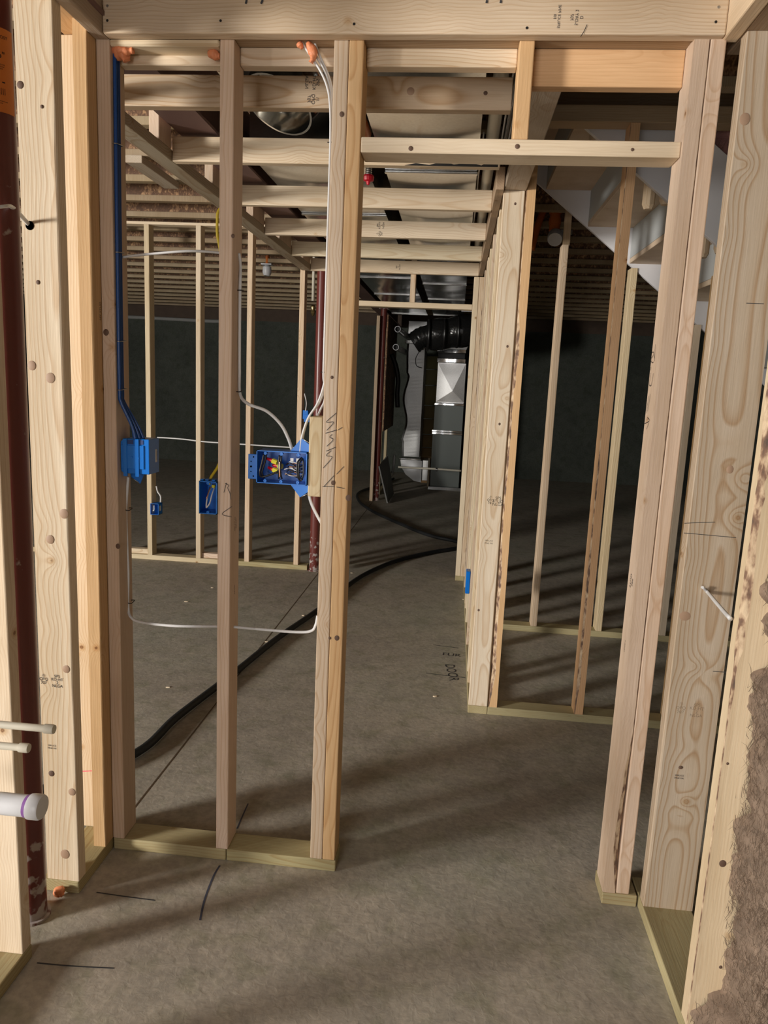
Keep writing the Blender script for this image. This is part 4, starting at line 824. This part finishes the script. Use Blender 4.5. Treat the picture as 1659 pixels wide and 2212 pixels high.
for k, h_ in enumerate((.33, .22, .20, .24, .20, .30, .24, .20)):
    box('kraft_piece', -.50+.012*(k % 2), -.30, 11.25, 11.35, zz, zz+h_-.012, plain('kraft%d' % k, (.20-.01*k, .115, .045), .85, 0, .3, 6), bs, .006); zz += h_
for k, q in enumerate([(-0.813,9.800,2.190),(-0.826,9.800,1.959)]):
    e = thing('pvc_vent', ('upper', 'lower')[k]+' open white vent pipe end beside the black flexible duct', 'pipe', q)
    lathe('pipe', [(.036, 2.62), (.040, 2.62), (.040, 0), (.034, 0), (.034, .28)], dirW(q, (.02, 1, 0)), PVC, e, 20); lathe('bore', [(0, .05), (.034, .05)], dirW(q, (.02, 1, 0)), BLACK, e, 20)
box_ = thing('conduit_rack', 'thin grey conduit running across in front of the furnace', 'pipe', (-.3, 9.6, .42))
tube('conduit', [(-0.705,9.600,0.409),(-0.461,9.600,0.410),(-0.217,9.600,0.412),(0.122,9.600,0.406)], .014, CPVC, box_, 8); tube('upright', [(-0.762,9.600,0.565),(-0.766,9.600,0.399),(-0.781,9.600,0.325)], .016, GREY, box_, 8, 2)
for q in [(-0.199,9.600,0.406)]: lathe('clamp', [(.024, -.012), (.024, .012)], dirW(q, (1, 0, 0)), STEEL, box_, 10)
tag(tube('black_flex_pipe', [(-0.903,10.100,1.879),(-0.840,10.100,1.728),(-0.799,10.100,1.545),(-0.803,10.100,1.358),(-0.788,10.100,1.171)], .032, BLACK, None, 12), 'black insulated pipe curving down beside the brown board', 'pipe')
bm = bmesh.new(); LP = [(-0.773,9.070,0.007)]+[(-0.916,9.250,0.442)]+[(-0.860,9.750,0.539)]+[(-0.769,9.930,0.005)]
A_ = [bm.verts.new(Vector(q_)) for q_ in LP]; B_ = [bm.verts.new(Vector(q_)+Vector((-.016, -.004, 0))) for q_ in LP]
bm.faces.new(A_); bm.faces.new(B_[::-1])
for k in range(4): bm.faces.new((A_[k], B_[k], B_[(k+1) % 4], A_[(k+1) % 4]))
bmesh.ops.recalc_face_normals(bm, faces=bm.faces); me = mesh_of(bm)
for v in me.vertices: v.co -= Vector(LP[0])
tag(link('leaning_panel', me, T(*LP[0]), None, [GREY]), 'grey board leaning on the floor beside the most distant red post', 'board')
tag(tube('wire_loop', [(-0.571,10.770,1.953),(-0.613,10.770,1.853),(-0.594,10.770,1.756),(-0.513,10.770,1.727)], .006, BLK, None, 6), 'loop of thin black wire on the silver duct', 'wire')
tag(tube('grey_conduit', [(-6.9, 12.415, 2.40), (-5.4, 12.415, 2.40), (-4.2, 12.415, 2.385), (-4.0, 12.415, 2.40)], .03, GREY, None, 10), 'grey pipe along the top of the far foundation wall', 'pipe')
tag(box('glass_shelf_tag', .0, .18, 8.95, 8.96, 2.36, 2.385, WHITE, None, 0), 'small white label on the duct above the far doorway', 'label').name = 'duct_label'

# ------------------------------------------------------------------ floor marks and litter
tag(strokes('blue_mark', [[(-0.642,2.000,0.000),(-0.645,1.955,0.000),(-0.641,1.883,-0.000),(-0.634,1.825,0.000),(-0.622,1.765,0.000)]], .006, (0, 0, 1), None, BLUEINK), 'curved blue marker line on the floor in front of the partition', 'marking')
tag(strokes('blue_mark', [[(-0.650,2.343,0.000),(-0.648,2.269,0.000),(-0.645,2.193,0.000)]], .005, (0, 0, 1), None, BLUEINK), 'short blue marker line behind the middle stud', 'marking')
tag(strokes('pencil_line', [[(-0.955,1.828,0.000),(-0.867,1.824,0.000),(-0.776,1.822,-0.000)]], .004, (0, 0, 1), None, INKL), 'dark pencil line on the floor near the left plate end', 'marking')
tag(strokes('pencil_line', [[(-0.978,1.558,0.000),(-0.892,1.561,0.000),(-0.779,1.570,0.000)]], .004, (0, 0, 1), None, INKL), 'faint pencil line nearest the camera on the left floor', 'marking')
tag(strokes('pencil_line', [[(-0.071,3.675,0.000),(0.027,3.664,0.000),(0.136,3.655,0.000)], [(-0.048,4.110,0.000),(0.100,4.089,0.000)]], .006, (0, 0, 1), None, INKL), 'pencil layout lines on the floor at the hall wall', 'marking')
tag(text('floor_writing', ['DOOR'], .075, [(0.041,3.711,0.000)][0][:2]+(.0008,), (.15, -1, 0), (1, .1, 0), None, INKL), 'pencilled word DOOR on the floor by the hall wall', 'writing')
tag(text('floor_writing', ['FUR  -'], .06, [(0.087,3.952,0.000)][0][:2]+(.0008,), (1, -.1, 0), (0, 1, 0), None, INKL), 'pencilled scrawl on the floor above the word DOOR', 'writing')
for k, q in enumerate([(-1.001,3.946,0.000),(-1.652,4.929,0.000),(-1.710,4.572,0.000),(-0.893,4.465,0.000),(-1.302,3.238,0.000),(0.172,5.336,0.000),(0.142,5.087,0.000),(-0.738,5.599,0.000),(-0.014,3.387,0.000)]):
    s_ = random.uniform(.006, .014); a_ = random.uniform(0, 3)
    bm = bmesh.new(); pts = [(s_*random.uniform(.6, 1.4)*cos(a_+t), s_*random.uniform(.3, .8)*sin(a_+t)) for t in (0, 1.2, 2.3, 3.4, 4.6, 5.6)]
    o = prism('wood_chip', [(q[0]+u, q[1]+v) for u, v in pts], 'z', .0002, .004, CHIP)
    tag(o, 'pale wood chip lying on the concrete floor', 'wood chip', 'wood chips on the floor')
